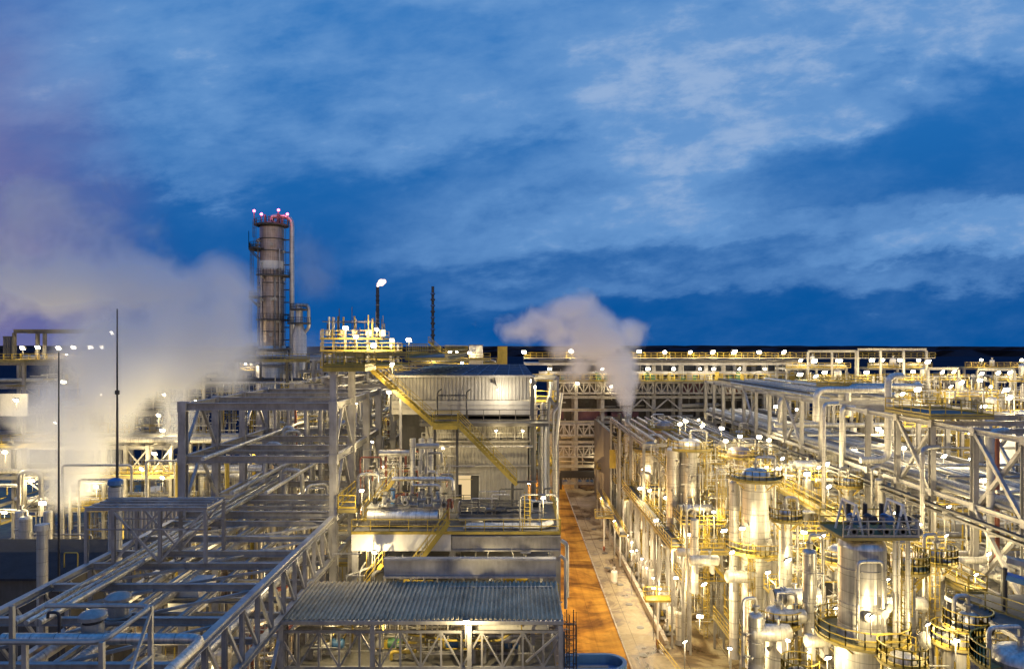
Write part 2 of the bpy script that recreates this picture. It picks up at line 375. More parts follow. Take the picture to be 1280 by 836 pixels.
def stairs(t, p0, p1, width, wax='y', m_='yellow', rise=0.21, rails=(0, 1)):
    """p0 top, p1 bottom, width along wax"""
    P0, P1 = Vector(p0), Vector(p1); wv = Vector((0, width, 0)) if wax == 'y' else Vector((width, 0, 0))
    n = max(3, int(abs(P0.z-P1.z)/rise))
    for k in (0, 1):
        t.part('stringer', MB().bar(P0+wv*k, P1+wv*k, 0.06, 0.32), m_)
    for i in range(1, n):
        c = P0.lerp(P1, i/n); run = (P1-P0); run.z = 0; d = run.normalized()*0.10
        mb = MB(); a, b = c-d+wv*0.04, c+d+wv*0.96
        mb.box((a.x, a.y, c.z-0.03), (b.x, b.y, c.z+0.01)); t.part('tread', mb, 'ydeck')
    for k in rails:
        mb = MB()
        for z in (1.05, 0.55): mb.bar(P0+wv*k+Vector((0,0,z)), P1+wv*k+Vector((0,0,z)), 0.05)
        m2 = max(2, int((P1-P0).length/1.3))
        for i in range(m2+1): c = P0.lerp(P1, i/m2)+wv*k; mb.bar(c, c+Vector((0,0,1.05)), 0.045)
        t.part('handrail', mb, m_)
def vstairs(t, *a, **k): return stairs(t, *a, **k)
def steel_frame(name, label, xs, ys, zs, z0=0, cw=0.4, bw=0.3, group=None, brace_x=(), brace_y=(), m_='steel', cat='steel frame', xb=True, yb=True, skipcol=()):
    t = Thing(name, label, cat, (xs[0], ys[0], z0), group); zt = max(zs)
    for x in xs:
        for y in ys:
            if (x, y) in skipcol: continue
            cm = MB().ibeam((x, y, z0), (x, y, zt), cw, cw); cm.cbox((x, y, z0+0.03), cw*1.7, cw*1.7, 0.06)
            for z in zs: cm.cbox((x, y, z-bw*0.6), cw*1.12, cw*1.12, bw*1.7)
            t.part('column', cm, m_)
    for z in zs:
        if xb:
            for y in ys: t.part('cross_beam', MB().ibeam((xs[0]+cw/2, y, z-bw*0.6), (xs[-1]-cw/2, y, z-bw*0.6), bw*0.8, bw*1.2), m_)
        if yb and len(ys) > 1:
            for x in xs: t.part('side_beam', MB().ibeam((x, ys[0]+cw/2+0.02, z-bw*0.6), (x, ys[-1]-cw/2-0.02, z-bw*0.6), bw*0.7, bw*1.1), m_)
    def br(p, q): t.part('brace', MB().bar(p, q, bw*0.45), m_)
    zz = sorted([z0]+list(zs))
    for (y, i, k) in brace_x:      # X bracing in plane y, bay i, storey k
        k = min(k, len(zz)-2)
        a, b = (xs[i], y), (xs[i+1], y)
        br((a[0], y-0.03, zz[k]), (b[0], y-0.03, zz[k+1]-bw)); br((b[0], y+0.03+bw*0.45, zz[k]), (a[0], y+0.03+bw*0.45, zz[k+1]-bw))
    for (x, j, k) in brace_y:      # V bracing in plane x
        k = min(k, len(zz)-2)
        ya, yb_ = ys[j], ys[j+1]; ym = (ya+yb_)/2; br((x, ya, zz[k]), (x, ym-0.1, zz[k+1]-bw)); br((x, yb_, zz[k]), (x, ym+0.1, zz[k+1]-bw))
    return t
def truss(t, p, q, h, n, w=0.14, m_='steel', name='truss', pat='v', up=(0,0,1)):
    """truss web between p,q (top) and h below"""
    P, Q = Vector(p), Vector(q); D = Vector((0, 0, -h)); mb = MB()
    mb.bar(P, Q, w*1.3); mb.bar(P+D, Q+D, w*1.3)
    for i in range(n+1):
        c = P.lerp(Q, i/n); mb.bar(c, c+D, w)
        if i < n:
            e = P.lerp(Q, (i+1)/n)
            if (i % 2 == 0) == (pat == 'v'): mb.bar(c, e+D, w*0.85)
            else: mb.bar(c+D, e, w*0.85)
    return t.part(name, mb, m_)
def pipe(pts, r, m_='clad', label='', group=None, name='pipe', flanges=0, n=10, cat='pipe'):
    mb = MB().path(pts, r, n)
    if not flanges: return solo(name, mb, m_, label, cat, group, True)
    t = Thing(name, label, cat, pts[0], group); t.part('pipe_run', mb, m_, smooth=True)
    P = [Vector(p) for p in pts]
    for a, b in list(zip(P, P[1:]))[:flanges]:
        c = a.lerp(b, 0.5); d = (b-a).normalized()*0.06; t.part('flange', MB().tube(c-d, c+d, r*1.45, 12), 'galv')
    return t
NL = [0]
LG = 4.2
def lamp(x, y, z, e=300, col=(1, 0.83, 0.56), pole=1.6, r=0.2, label=None, face=-1, rad=None, head='steeld', style='post', group=None):
    r *= 0.62 if y < 66 else 0.9
    """floodlight: short mast from the deck below, tilted housing, lit glass, and the light it gives"""
    t = Thing('floodlight', label, 'floodlight', (x, y, z-pole), group)
    if style == 'post':
        t.part('mast', MB().tube((x, y+0.12, z-pole), (x, y+0.12, z+0.1), 0.045), head)
    else:
        t.part('wall_bracket', MB().path([(x, y+0.55, z+0.05), (x, y+0.12, z+0.25), (x, y, z+0.2)], 0.035, 6), head)
    rnd = random.random(); yaw = random.uniform(-0.6, 0.6); k = r*random.uniform(0.85, 1.25)
    fx, fy = math.sin(yaw), -math.cos(yaw); c = Vector((x, y, z)); f = Vector((fx*0.8, fy*0.8, -0.6)).normalized(); sd = Vector((-fy, fx, 0)).normalized()
    if rnd < 0.7:
        h = t.part('lamp_head', MB().prism(c-f*k*0.9, c-f*k*0.05, [(-k*1.25,-k*0.9),(k*1.25,-k*0.9),(k*1.25,k*0.9),(-k*1.25,k*0.9)]), head)
        t.part('lamp_glass', MB().prism(c-f*k*0.04, c+f*k*0.16, [(-k*1.12,-k*0.78),(k*1.12,-k*0.78),(k*1.12,k*0.78),(-k*1.12,k*0.78)]), 'bulb', h)
    else:
        h = t.part('lamp_head', MB().tube(c-f*k*1.1, c, k*0.35, 12, k*1.15), head, smooth=True)
        t.part('lamp_glass', MB().tube(c+f*0.004, c+f*k*0.35, k*1.02, 12, k*0.6), 'bulb', h, smooth=True)
    ld = bpy.data.lights.new('lamp_light', 'POINT'); ld.energy = e*LG*(0.55 if y > 118 else 1.0); ld.color = col; ld.shadow_soft_size = 0.05
    lo = bpy.data.objects.new('lamp_light', ld); COL.objects.link(lo); lo.parent = t.o; q_ = 0.7 if style == 'wall' else 0.3
    lo.location = (fx*(k+q_), fy*(k+q_), pole-k*0.9-q_*0.5)
    NL[0] += 1
    return t
def vessel(name, label, x, y, z0, z1, r, m_='clad', cat='vessel', group=None, rings=(), lad=None, side_pipe=True, skirt=True, nozzles=3, top='dome', n=28):
    """upright pressure vessel; rings: list of (z, a0, a1, extra) round platforms"""
    t = Thing(name, label, cat, (x, y, z0), group)
    sk = min(2.2, (z1-z0)*0.15)
    if skirt: t.part('skirt', MB().lathe((x, y, z0), [(r*1.12, 0), (r*1.05, 0.15), (r*1.0, sk)], n), 'steel', smooth=True)
    sh = t.part('shell', MB().lathe((x, y, z0), [(r, sk), (r, z1-z0)], n), m_, smooth=True)
    t.part('head', MB().lathe((x, y, z1), [(r*1.001, 0), (r*0.93, r*0.25), (r*0.7, r*0.42), (r*0.35, r*0.5), (0.01, r*0.53)], n), m_, smooth=True)
    z = z0+sk+1.5
    while z < z1-0.5:
        t.part('jacket_band', MB().lathe((x, y, z), [(r+0.012, 0), (r+0.03, 0.02), (r+0.03, 0.07), (r+0.012, 0.09)], n), 'galv', smooth=True); z += 2.4
    for i in range(nozzles):
        a = random.uniform(200, 340); zz = random.uniform(z0+sk+0.5, z1-0.4); dx, dy = math.cos(R(a)), math.sin(R(a))
        nz = MB().tube((x+dx*r*0.95, y+dy*r*0.95, zz), (x+dx*(r+0.45), y+dy*(r+0.45), zz), r*0.13, 10)
        nz.tube((x+dx*(r+0.38), y+dy*(r+0.38), zz), (x+dx*(r+0.5), y+dy*(r+0.5), zz), r*0.2, 12)
        t.part('nozzle', nz, 'galv', smooth=True)
    t.part('top_nozzle', MB().tube((x, y, z1+r*0.4), (x, y, z1+r*0.53+0.5), 0.16).tube((x, y, z1+r*0.53+0.38), (x, y, z1+r*0.53+0.5), 0.28, 12), 'galv')
    for (z, a0, a1, ex) in rings:
        ring_deck(t, (x, y, z), r+0.03, r+ex, a0, a1); ring_rail(t, (x, y, z), r+ex-0.05, a0, a1)
        br = MB()
        k = max(2, int((a1-a0)/45))
        for i in range(k+1):
            a = R(a0+(a1-a0)*i/k); br.bar((x+r*math.cos(a), y+r*math.sin(a), z-1.0), (x+(r+ex*0.85)*math.cos(a), y+(r+ex*0.85)*math.sin(a), z-0.2), 0.09)
        t.part('platform_bracket', br, 'yellow')
    if lad: ladder(t, x+lad[0], y-r*0.75-0.25, lad[1], lad[2])
    if side_pipe:
        s_ = 1 if random.random() < 0.5 else -1
        t.part('downcomer_pipe', MB().path([(x, y, z1+r*0.53+0.5), (x, y, z1+r*0.53+1.1), (x+s_*(r+0.45), y-0.2, z1+r*0.53+1.1), (x+s_*(r+0.45), y-0.2, z0+0.3)], 0.13, 8), 'clad', smooth=True)
    return t
def drum(name, label, x, y, z, r, L_, axis='x', m_='cladw', group=None, cat='drum', flange_end=-1):
    t = Thing(name, label, cat, (x, y, z-r-0.8), group)
    prof = [(0.01, -L_/2-r*0.45), (r*0.6, -L_/2-r*0.36), (r*0.92, -L_/2-r*0.14), (r, -L_/2), (r, L_/2), (r*0.92, L_/2+r*0.14), (r*0.6, L_/2+r*0.36), (0.01, L_/2+r*0.45)]
    if flange_end: 
        prof = prof[4:] if flange_end < 0 else prof[:4]
        prof = ([(r, -L_/2)]+prof) if flange_end < 0 else (prof+[(r, L_/2)])
    t.part('shell', MB().lathe((x, y, z), prof, 26, axis), m_, smooth=True)
    def ptx(a): return (x+a, y, z) if axis == 'x' else (x, y+a, z)
    if flange_end:
        e = flange_end*L_/2
        t.part('channel_flange', MB().lathe(ptx(e), [(r*1.18, -0.09), (r*1.18, 0.09)], 26, axis), 'galv', smooth=True)
        t.part('channel_flange', MB().lathe(ptx(e+flange_end*0.3), [(r*1.18, -0.09), (r*1.18, 0.09)], 26, axis), 'galv', smooth=True)
        t.part('channel_box', MB().lathe(ptx(e+flange_end*0.42), [(r*0.92, -0.5), (r*0.92, 0.5)], 26, axis), 'pipe', smooth=True)
        t.part('end_cover', MB().lathe(ptx(e+flange_end*0.96), [(r*0.9, -0.06), (r*0.75, 0.08*1)], 26, axis), 'dark', smooth=True)
    for s_ in (-0.3, 0.3):
        c = ptx(s_*L_); mb = MB()
        if axis == 'x': mb.box((c[0]-0.15, y-r*0.8, z-r-0.8), (c[0]+0.15, y+r*0.8, z-r*0.55))
        else: mb.box((x-r*0.8, c[1]-0.15, z-r-0.8), (x+r*0.8, c[1]+0.15, z-r*0.55))
        t.part('saddle', mb, 'steel')
    for s_ in (-0.2, 0.22):
        c = ptx(s_*L_); t.part('nozzle', MB().tube((c[0], c[1], z+r*0.9), (c[0], c[1], z+r+0.4), r*0.2, 10).tube((c[0], c[1], z+r+0.32), (c[0], c[1], z+r+0.42), r*0.32, 12), 'galv', smooth=True)
    return t
def valve(x, y, z, s=1.0, axis='x', label=None, wheel='dark', group='isolation valves'):
    t = Thing('gate_valve', label, 'valve', (x, y, z), group)
    d = (1, 0) if axis == 'x' else (0, 1)
    def p(a, h=0): return (x+d[0]*a*s, y+d[1]*a*s, z+h*s)
    mb = MB().tube(p(-0.45), p(0.45), 0.16*s, 10).tube(p(-0.45), p(-0.36), 0.3*s, 12).tube(p(0.36), p(0.45), 0.3*s, 12).tube(p(0), p(0, 0.6), 0.14*s, 10, 0.1*s)
    t.part('valve_body', mb, 'pipe', smooth=True)
    t.part('yoke', MB().bar(p(-0.09, 0.5), p(-0.05, 1.05), 0.05*s).bar(p(0.09, 0.5), p(0.05, 1.05), 0.05*s), 'pipe')
    c = p(0, 1.08); hw = MB(); pts = [(c[0]+0.32*s*math.cos(a), c[1]+0.32*s*math.sin(a), c[2]) for a in [R(i*36) for i in range(10)]]
    hw.path(pts, 0.03*s, 5, close=True)
    for i in (0, 3, 6): hw.bar(c, pts[i], 0.03*s)
    t.part('handwheel', hw, wheel)
    return t
def pump(x, y, z, label, s=1.0, m_='bluep'):
    t = Thing('pump_set', label, 'pump', (x, y, z), 'pump sets')
    t.part('base_frame', MB().box((x-1.1*s, y-0.4*s, z), (x+1.1*s, y+0.4*s, z+0.18*s)), 'steel')
    mo = t.part('motor', MB().lathe((x+0.45*s, y, z+0.62*s), [(0.2*s, -0.5*s), (0.34*s, -0.45*s), (0.34*s, 0.4*s), (0.25*s, 0.5*s)], 16, 'x'), m_, smooth=True)
    fb = MB()
    for i in range(8): fb.lathe((x+(0.08+i*0.1)*s, y, z+0.62*s), [(0.37*s, 0), (0.37*s, 0.02*s)], 16, 'x')
    t.part('cooling_fins', fb, m_, mo)
    t.part('pump_casing', MB().lathe((x-0.55*s, y, z+0.55*s), [(0.18*s, -0.35*s), (0.42*s, -0.2*s), (0.42*s, 0.15*s), (0.18*s, 0.25*s)], 16, 'x').tube((x-0.55*s, y, z+0.9*s), (x-0.55*s, y, z+1.3*s), 0.14*s), 'pipe', smooth=True)
    t.part('coupling_guard', MB().box((x-0.28*s, y-0.18*s, z+0.3*s), (x-0.02*s, y+0.18*s, z+0.8*s)), 'yellow')
    return t
def platform(name, label, x0, x1, y0, y1, z, sides='nsew', legs=None, group=None, cat='platform', m_='yellow', dm='deck', cw=0.22, brace=True):
    t = Thing(name, label, cat, ((x0+x1)/2, (y0+y1)/2, z if legs is None else legs), group)
    t.part('deck', MB().box((x0, y0, z-0.06), (x1, y1, z)), dm)
    fr = MB().bar((x0, y0, z-0.2), (x1, y0, z-0.2), 0.12, 0.26).bar((x0, y1, z-0.2), (x1, y1, z-0.2), 0.12, 0.26)
    fr.bar((x0, y0, z-0.202), (x0, y1, z-0.202), 0.12, 0.26).bar((x1, y0, z-0.202), (x1, y1, z-0.202), 0.12, 0.26)
    t.part('edge_beam', fr, 'ydeck' if m_ == 'yellow' else 'steel')
    if 's' in sides: railing(t, [(x0, y0+0.04, z), (x1, y0+0.04, z)], m_=m_)
    if 'n' in sides: railing(t, [(x0, y1-0.04, z), (x1, y1-0.04, z)], m_=m_)
    if 'w' in sides: railing(t, [(x0+0.04, y0, z), (x0+0.04, y1, z)], m_=m_)
    if 'e' in sides: railing(t, [(x1-0.04, y0, z), (x1-0.04, y1, z)], m_=m_)
    if legs is not None:
        nx = max(1, round((x1-x0)/7)); ny = max(1, round((y1-y0)/7))
        for i in range(nx+1):
            for j in range(ny+1):
                x = x0+0.15+(x1-x0-0.3)*i/nx; y = y0+0.15+(y1-y0-0.3)*j/ny
                t.part('column', MB().ibeam((x, y, legs), (x, y, z-0.33), cw, cw), 'steel')
    return t

# ================================================================== SETTING
g = MB()
g.add([(-12000, -300, 0), (12000, -300, 0), (12000, 12000, 0), (-12000, 12000, 0)], [(0,1,2,3)])
def ground_mats():
    def new(name):
        m_ = bpy.data.materials.new(name); m_.use_nodes = True; nt = m_.node_tree; return m_, nt.nodes, nt.links, nt.nodes['Principled BSDF']
    def noise(N, L, scale, det, src, dist=0.0, rough=0.6):
        n = N.new('ShaderNodeTexNoise'); n.inputs['Scale'].default_value = scale; n.inputs['Detail'].default_value = det; n.inputs['Distortion'].default_value = dist; n.inputs['Roughness'].default_value = rough
        L.new(src, n.inputs['Vector']); return n.outputs[0]
    def ramp(N, L, src, stops):
        r = N.new('ShaderNodeValToRGB'); L.new(src, r.inputs[0]); e = r.color_ramp.elements
        e[0].position, e[0].color = stops[0][0], (*stops[0][1], 1); e[1].position, e[1].color = stops[-1][0], (*stops[-1][1], 1)
        for p, c in stops[1:-1]: k = e.new(p); k.color = (*c, 1)
        return r.outputs[0]
    def mixc(N, L, f, a, b, mode='MIX'):
        x = N.new('ShaderNodeMix'); x.data_type = 'RGBA'; x.blend_type = mode
        if isinstance(f, float): x.inputs[0].default_value = f
        else: L.new(f, x.inputs[0])
        for i, v in ((6, a), (7, b)):
            if isinstance(v, tuple): x.inputs[i].default_value = (*v, 1)
            else: L.new(v, x.inputs[i])
        return x.outputs[2]
    # far plain: dark forest and fields, distance haze put into the bluish colour
    m1, N, L, b = new('far_forest_plain'); geo = N.new('ShaderNodeNewGeometry'); P = geo.outputs['Position']
    n = noise(N, L, 0.004, 8, P); c = ramp(N, L, n, [(0.35, (0.022, 0.030, 0.05)), (0.55, (0.03, 0.036, 0.055)), (0.7, (0.05, 0.045, 0.055))])
    L.new(c, b.inputs['Base Color']); b.inputs['Roughness'].default_value = 1.0; b.inputs['Specular IOR Level'].default_value = 0.0
    M['plain'] = m1
    # plant yard: concrete slabs with oil and rust stains
    m2, N, L, b = new('yard_concrete'); geo = N.new('ShaderNodeNewGeometry'); P = geo.outputs['Position']
    n = noise(N, L, 0.16, 10, P, 0.9, 0.68); c = ramp(N, L, n, [(0.38, (0.04, 0.022, 0.010)), (0.455, (0.13, 0.085, 0.04)), (0.515, (0.28, 0.225, 0.13)), (0.60, (0.34, 0.29, 0.19)), (0.74, (0.42, 0.38, 0.29))])
    n3 = noise(N, L, 1.7, 6, P, 0.3); c = mixc(N, L, 0.35, c, ramp(N, L, n3, [(0.3, (0.3, 0.3, 0.3)), (0.6, (1, 1, 1))]), 'MULTIPLY')
    br = N.new('ShaderNodeTexBrick'); L.new(P, br.inputs['Vector']); br.offset = 0; br.inputs['Scale'].default_value = 1.0; br.inputs['Brick Width'].default_value = 5.0; br.inputs['Row Height'].default_value = 6.0
    br.inputs['Mortar Size'].default_value = 0.05; br.inputs['Color1'].default_value = (1,1,1,1); br.inputs['Color2'].default_value = (0.9,0.9,0.9,1); br.inputs['Mortar'].default_value = (0.35,0.3,0.25,1)
    c = mixc(N, L, 0.8, c, br.outputs[0], 'MULTIPLY')
    L.new(c, b.inputs['Base Color']); r = N.new('ShaderNodeMapRange'); L.new(n, r.inputs[0]); r.inputs[1].default_value = 0.38; r.inputs[2].default_value = 0.6; r.inputs[3].default_value = 0.25; r.inputs[4].default_value = 0.8; L.new(r.outputs[0], b.inputs['Roughness']); b.inputs['Specular IOR Level'].default_value = 0.25
    M['yard'] = m2
    # service road: ochre slabs
    m3, N, L, b = new('ochre_road_slabs'); geo = N.new('ShaderNodeNewGeometry'); P = geo.outputs['Position']
    n = noise(N, L, 0.16, 9, P, 0.8, 0.62); c = ramp(N, L, n, [(0.30, (0.10, 0.042, 0.008)), (0.44, (0.32, 0.16, 0.022)), (0.56, (0.48, 0.26, 0.035)), (0.74, (0.56, 0.36, 0.08))])
    mp = N.new('ShaderNodeMapping'); mp.inputs['Scale'].default_value = (0.9, 0.05, 1); L.new(P, mp.inputs[0])
    n2 = noise(N, L, 1.2, 5, mp.outputs[0]); c = mixc(N, L, 0.45, c, ramp(N, L, n2, [(0.35, (0.45, 0.4, 0.35)), (0.62, (1, 1, 1))]), 'MULTIPLY')
    br = N.new('ShaderNodeTexBrick'); L.new(P, br.inputs['Vector']); br.offset = 0; br.inputs['Scale'].default_value = 1.0; br.inputs['Brick Width'].default_value = 5.15; br.inputs['Row Height'].default_value = 7.5
    br.inputs['Mortar Size'].default_value = 0.06; br.inputs['Color1'].default_value = (1,1,1,1); br.inputs['Color2'].default_value = (0.8,0.78,0.74,1); br.inputs['Mortar'].default_value = (0.5,0.45,0.4,1)
    c = mixc(N, L, 0.45, c, br.outputs[0], 'MULTIPLY')
    mp2 = N.new('ShaderNodeMapping'); mp2.inputs['Scale'].default_value = (0.05, 0.16, 1); L.new(P, mp2.inputs[0])
    n5 = noise(N, L, 1.0, 9, mp2.outputs[0], 1.2, 0.7); c = mixc(N, L, 0.85, c, ramp(N, L, n5, [(0.40, (0.22, 0.16, 0.10)), (0.50, (0.85, 0.85, 0.85)), (0.6, (1, 1, 1))]), 'MULTIPLY')
    L.new(c, b.inputs['Base Color']); b.inputs['Roughness'].default_value = 0.8; b.inputs['Specular IOR Level'].default_value = 0.12
    M['road'] = m3
ground_mats()
struct('ground', g, 'plain')
struct('yard_pavement', MB().add([(-170, 10, 0.004), (3, 10, 0.004), (3, 215, 0.004), (-170, 215, 0.004)], [(0,1,2,3)]).add([(13.3, 10, 0.004), (190, 10, 0.004), (190, 215, 0.004), (13.3, 215, 0.004)], [(0,1,2,3)]), 'yard')
struct('road', MB().add([(3, 10, 0.008), (13.3, 10, 0.008), (13.3, 320, 0.008), (3, 320, 0.008)], [(0,1,2,3)]), 'road')
solo('kerb', MB().box((13.3, 30, 0), (13.5, 182, 0.13)), 'conc', 'pale concrete kerb along the ochre service road', 'kerb')
# distant forest edge as real low relief
fm = MB(); random.seed(3)
for k, (yy, hh) in enumerate(((2600, 22), (3800, 30), (5600, 42))):
    xs = [-7000+i*70 for i in range(201)]; top = [hh*(0.85+0.12*random.random()+0.1*math.sin(x/900.0)) for x in xs]; n = len(xs); vs = []
    for dy in (0, 260):
        for x in xs: vs.append((x, yy+dy, -1))
        for x, h in zip(xs, top): vs.append((x, yy+dy+random.uniform(-30, 30), h))
    fs = []
    for i in range(n-1): fs += [(i, i+1, n+i+1, n+i), (n+i, n+i+1, 3*n+i+1, 3*n+i)]
    fm.add(vs, fs)
struct('far_forest', fm, 'plain', kind='stuff')

# ================================================================== WEST PIPE BRIDGE (low near part)
random.seed(11)
XL, XR = -27.4, -14.85
t = Thing('pipe_bridge', 'long grey open-topped truss pipe bridge with sky-blue sheen on its top chords', 'pipe bridge', (XL, 24, 0))
for x in (XL, XR):
    t.part('top_chord', MB().ibeam((x, 24, 21.8), (x, 59.6, 21.8), 0.42, 0.4), 'steel')
    t.part('bottom_chord', MB().ibeam((x, 24, 18.5), (x, 59.6, 18.5), 0.40, 0.4), 'steel')
    y = 25.2; k = 0
    while y < 59:
        t.part('truss_post', MB().ibeam((x, y, 18.7), (x, y, 21.6), 0.24, 0.24), 'steel')
        if y+2.4 < 59: t.part('truss_diagonal', MB().bar((x, y+0.15, 21.5) if k % 1 == 0 else (x, y, 18.7), (x, y+2.25, 18.75), 0.16), 'steel')
        y += 2.4; k += 1
for y in (26.5, 32, 37.4, 42.7, 46.8, 49.6, 53.4, 58):
    t.part('cross_beam', MB().ibeam((XL+0.22, y, 21.75), (XR-0.22, y, 21.75), 0.3, 0.42), 'steel')
    t.part('floor_beam', MB().ibeam((XL+0.22, y+0.3, 18.45), (XR-0.22, y+0.3, 18.45), 0.3, 0.36), 'steel')
ys = (26.5, 32, 37.4, 42.7, 46.8, 53.4, 58)
for a, b in zip(ys, ys[1:]):
    t.part('plan_brace', MB().bar((XL+0.3, a+0.2, 21.62), (-21.2, b-0.2, 21.62), 0.15), 'steel')
    t.part('plan_brace', MB().bar((-21.0, a+0.2, 21.62), (XR-0.3, b-0.2, 21.62), 0.15), 'steel')
for x in (-21.1, -18.0):
    t.part('stringer_beam', MB().ibeam((x, 26.5, 21.3), (x, 58, 21.3), 0.2, 0.28), 'steel')
for y in (28, 37.4, 46.8, 56):
    for x in (XL, XR):
        t.part('column', MB().ibeam((x, y, 0), (x, y, 18.25), 0.5, 0.5), 'steel')
for x in (XL, XR):
    t.part('leg_brace', MB().bar((x, 37.6, 9), (x, 46.6, 18), 0.22), 'steel')
    t.part('leg_brace', MB().bar((x, 37.6, 18), (x, 46.6, 9), 0.22), 'steel')
# pipes inside the bridge
k = 0
for i, (x, z, r, m_, y0, y1) in enumerate([(-25.9,18.95,.3,'clad',24,84),(-24.6,18.95,.18,'clad',24,96),(-23.4,19.05,.34,'clad',34,78),(-20.6,18.95,.16,'pipe',40,98),(-17.0,18.95,.26,'clad',30,94)]):
    pipe([(x,y0,z),(x,y1,z)], r, m_, ('{n} pipe along the floor of the open-topped pipe bridge, counted toward the corrugated shelter', x), name='bridge_pipe')
for i, (x, r) in enumerate([(-24.9,.16),(-24.3,.12),(-23.7,.2)]):
    pipe([(x, 36, 22.2), (x, 44, 22.2), (x, 60, 22.35), (x, 92, 22.35)], r, 'clad', ('{n} of three slim silver pipes on top of the bridge beams, counted toward the shelter', x), name='bridge_pipe')
# elbow pipe in front
pipe([(-24, 33.9, 22.25), (-14.5, 33.9, 22.25), (-14.5, 23, 22.25)], 0.27, 'clad', 'silver pipe turning a rounded elbow over the near corner of the pipe bridge', name='elbow_pipe')
pipe([(-16.6, 33.5, 19.2), (-16.6, 33.5, 21.2), (-16.0, 29.5, 21.4), (-16.0, 22, 21.4)], 0.2, 'clad', 'slimmer silver pipe dropping beside the elbow pipe on the bridge', name='elbow_pipe')
# railed vent platform and two vent hoods
t = Thing('vent_platform', 'tubular steel guard frame around two domed vent hoods on the pipe bridge', 'guard frame', (-19.0, 27.5, 21.9))
for (x, y) in ((-13.9,24.4),(-19.3,24.4),(-13.95,27.8),(-24.4,27.8),(-19.3,27.8),(-16.5,24.4)):
    t.part('frame_post', MB().bar((x, y, 22.0), (x, y, 26.0), 0.16), 'galv')
t.part('top_rail', MB().path([(-26,24.4,26.0),(-13.9,24.4,26.0),(-13.9,27.8,26.0),(-18,27.8,26.0)], 0.1, 8, 0.5), 'galv', smooth=True)
t.part('mid_rail', MB().bar((-26,24.4,24.1),(-13.9,24.4,24.1),0.1).bar((-13.9,24.4,24.1),(-13.9,27.8,24.1),0.1), 'galv')
t.part('brace', MB().bar((-13.9,24.5,22.2),(-13.9,27.7,25.8),0.1), 'galv')
t.part('foot_plate', MB().box((-26,24.2,21.98),(-13.7,24.7,22.05)), 'steel')
for i, (px, py, Y) in enumerate([(148, 770, 37.4), (116, 797, 34.9)]):
    x, y, z = at(px, py, Y); z = 22.0
    t = Thing('vent_hood', 'domed grey vent hood on the pipe bridge, the one %s the elbow pipe' % ('farther from' if i == 0 else 'closer to'), 'vent hood', (x, y, z), 'vent hoods on the bridge')
    t.part('base', MB().lathe((x,y,z), [(0.62,0),(0.62,0.05),(0.5,0.08),(0.5,0.66)], 20), 'galv', smooth=True)
    t.part('dark_gap', MB().lathe((x,y,z), [(0.46,0.66),(0.46,0.86)], 20), 'dark', smooth=True)  # dark drum stands for the shaded gap under the cap
    t.part('cap', MB().lathe((x,y,z), [(0.64,0.84),(0.64,1.02),(0.5,1.16),(0.25,1.24),(0.01,1.27)], 20), 'galv', smooth=True)
    t.part('foot_frame', MB().bar((x-0.8,y-0.6,z-0.1),(x+0.8,y-0.6,z-0.1),0.14).bar((x-0.8,y+0.6,z-0.1),(x+0.8,y+0.6,z-0.1),0.14), 'steel')
# dark hook bent pipe
pipe([at(60,772,33.5), at(60,765,33.5), at(74,765,33.5), at(74,790,33.5)], 0.07, 'dark', 'small black gooseneck pipe bent over beside the vent hoods', name='gooseneck_vent')
# box frame on the bridge
t = Thing('bridge_box_frame', 'light steel box frame with diagonal braces standing across the pipe bridge', 'steel frame', (XL, 46.6, 21.9))
xs = [(p-640)*46.6/F for p in (108,142,200,257)]
for y in (46.6, 49.5):
    for x in xs: t.part('column', MB().ibeam((x,y,22.0),(x,y,25.4),0.2,0.2), 'steel')
    t.part('top_beam', MB().ibeam((xs[0]-0.1,y,25.5),(xs[-1]+0.1,y,25.5),0.22,0.24), 'steel')
    t.part('mid_rail', MB().bar((xs[0],y-0.12,24.2),(xs[-1],y-0.12,24.2),0.09), 'steel')
    t.part('brace', MB().bar((xs[1]+0.1,y-0.1,25.3),(xs[2]-0.1,y-0.1,22.2),0.13).bar((xs[2]-0.1,y+0.1,25.3),(xs[1]+0.1,y+0.1,22.2),0.13).bar((xs[2]+0.1,y-0.1,22.2),(xs[3]-0.1,y-0.1,25.3),0.13), 'steel')
for x in xs: t.part('side_beam', MB().ibeam((x,46.7,25.48),(x,49.4,25.48),0.16,0.2), 'steel')
for k in range(3): t.part('top_rail', MB().bar((xs[0]+0.1,47.2+k*0.8,25.62),(xs[-1]-0.1,47.2+k*0.8,25.62),0.14), 'steel')
for k in range(6): x = xs[0]+0.8+k*1.2; t.part('tie_bar', MB().bar((x,46.8,25.5),(x+0.5,49.3,25.5),0.08), 'steel')

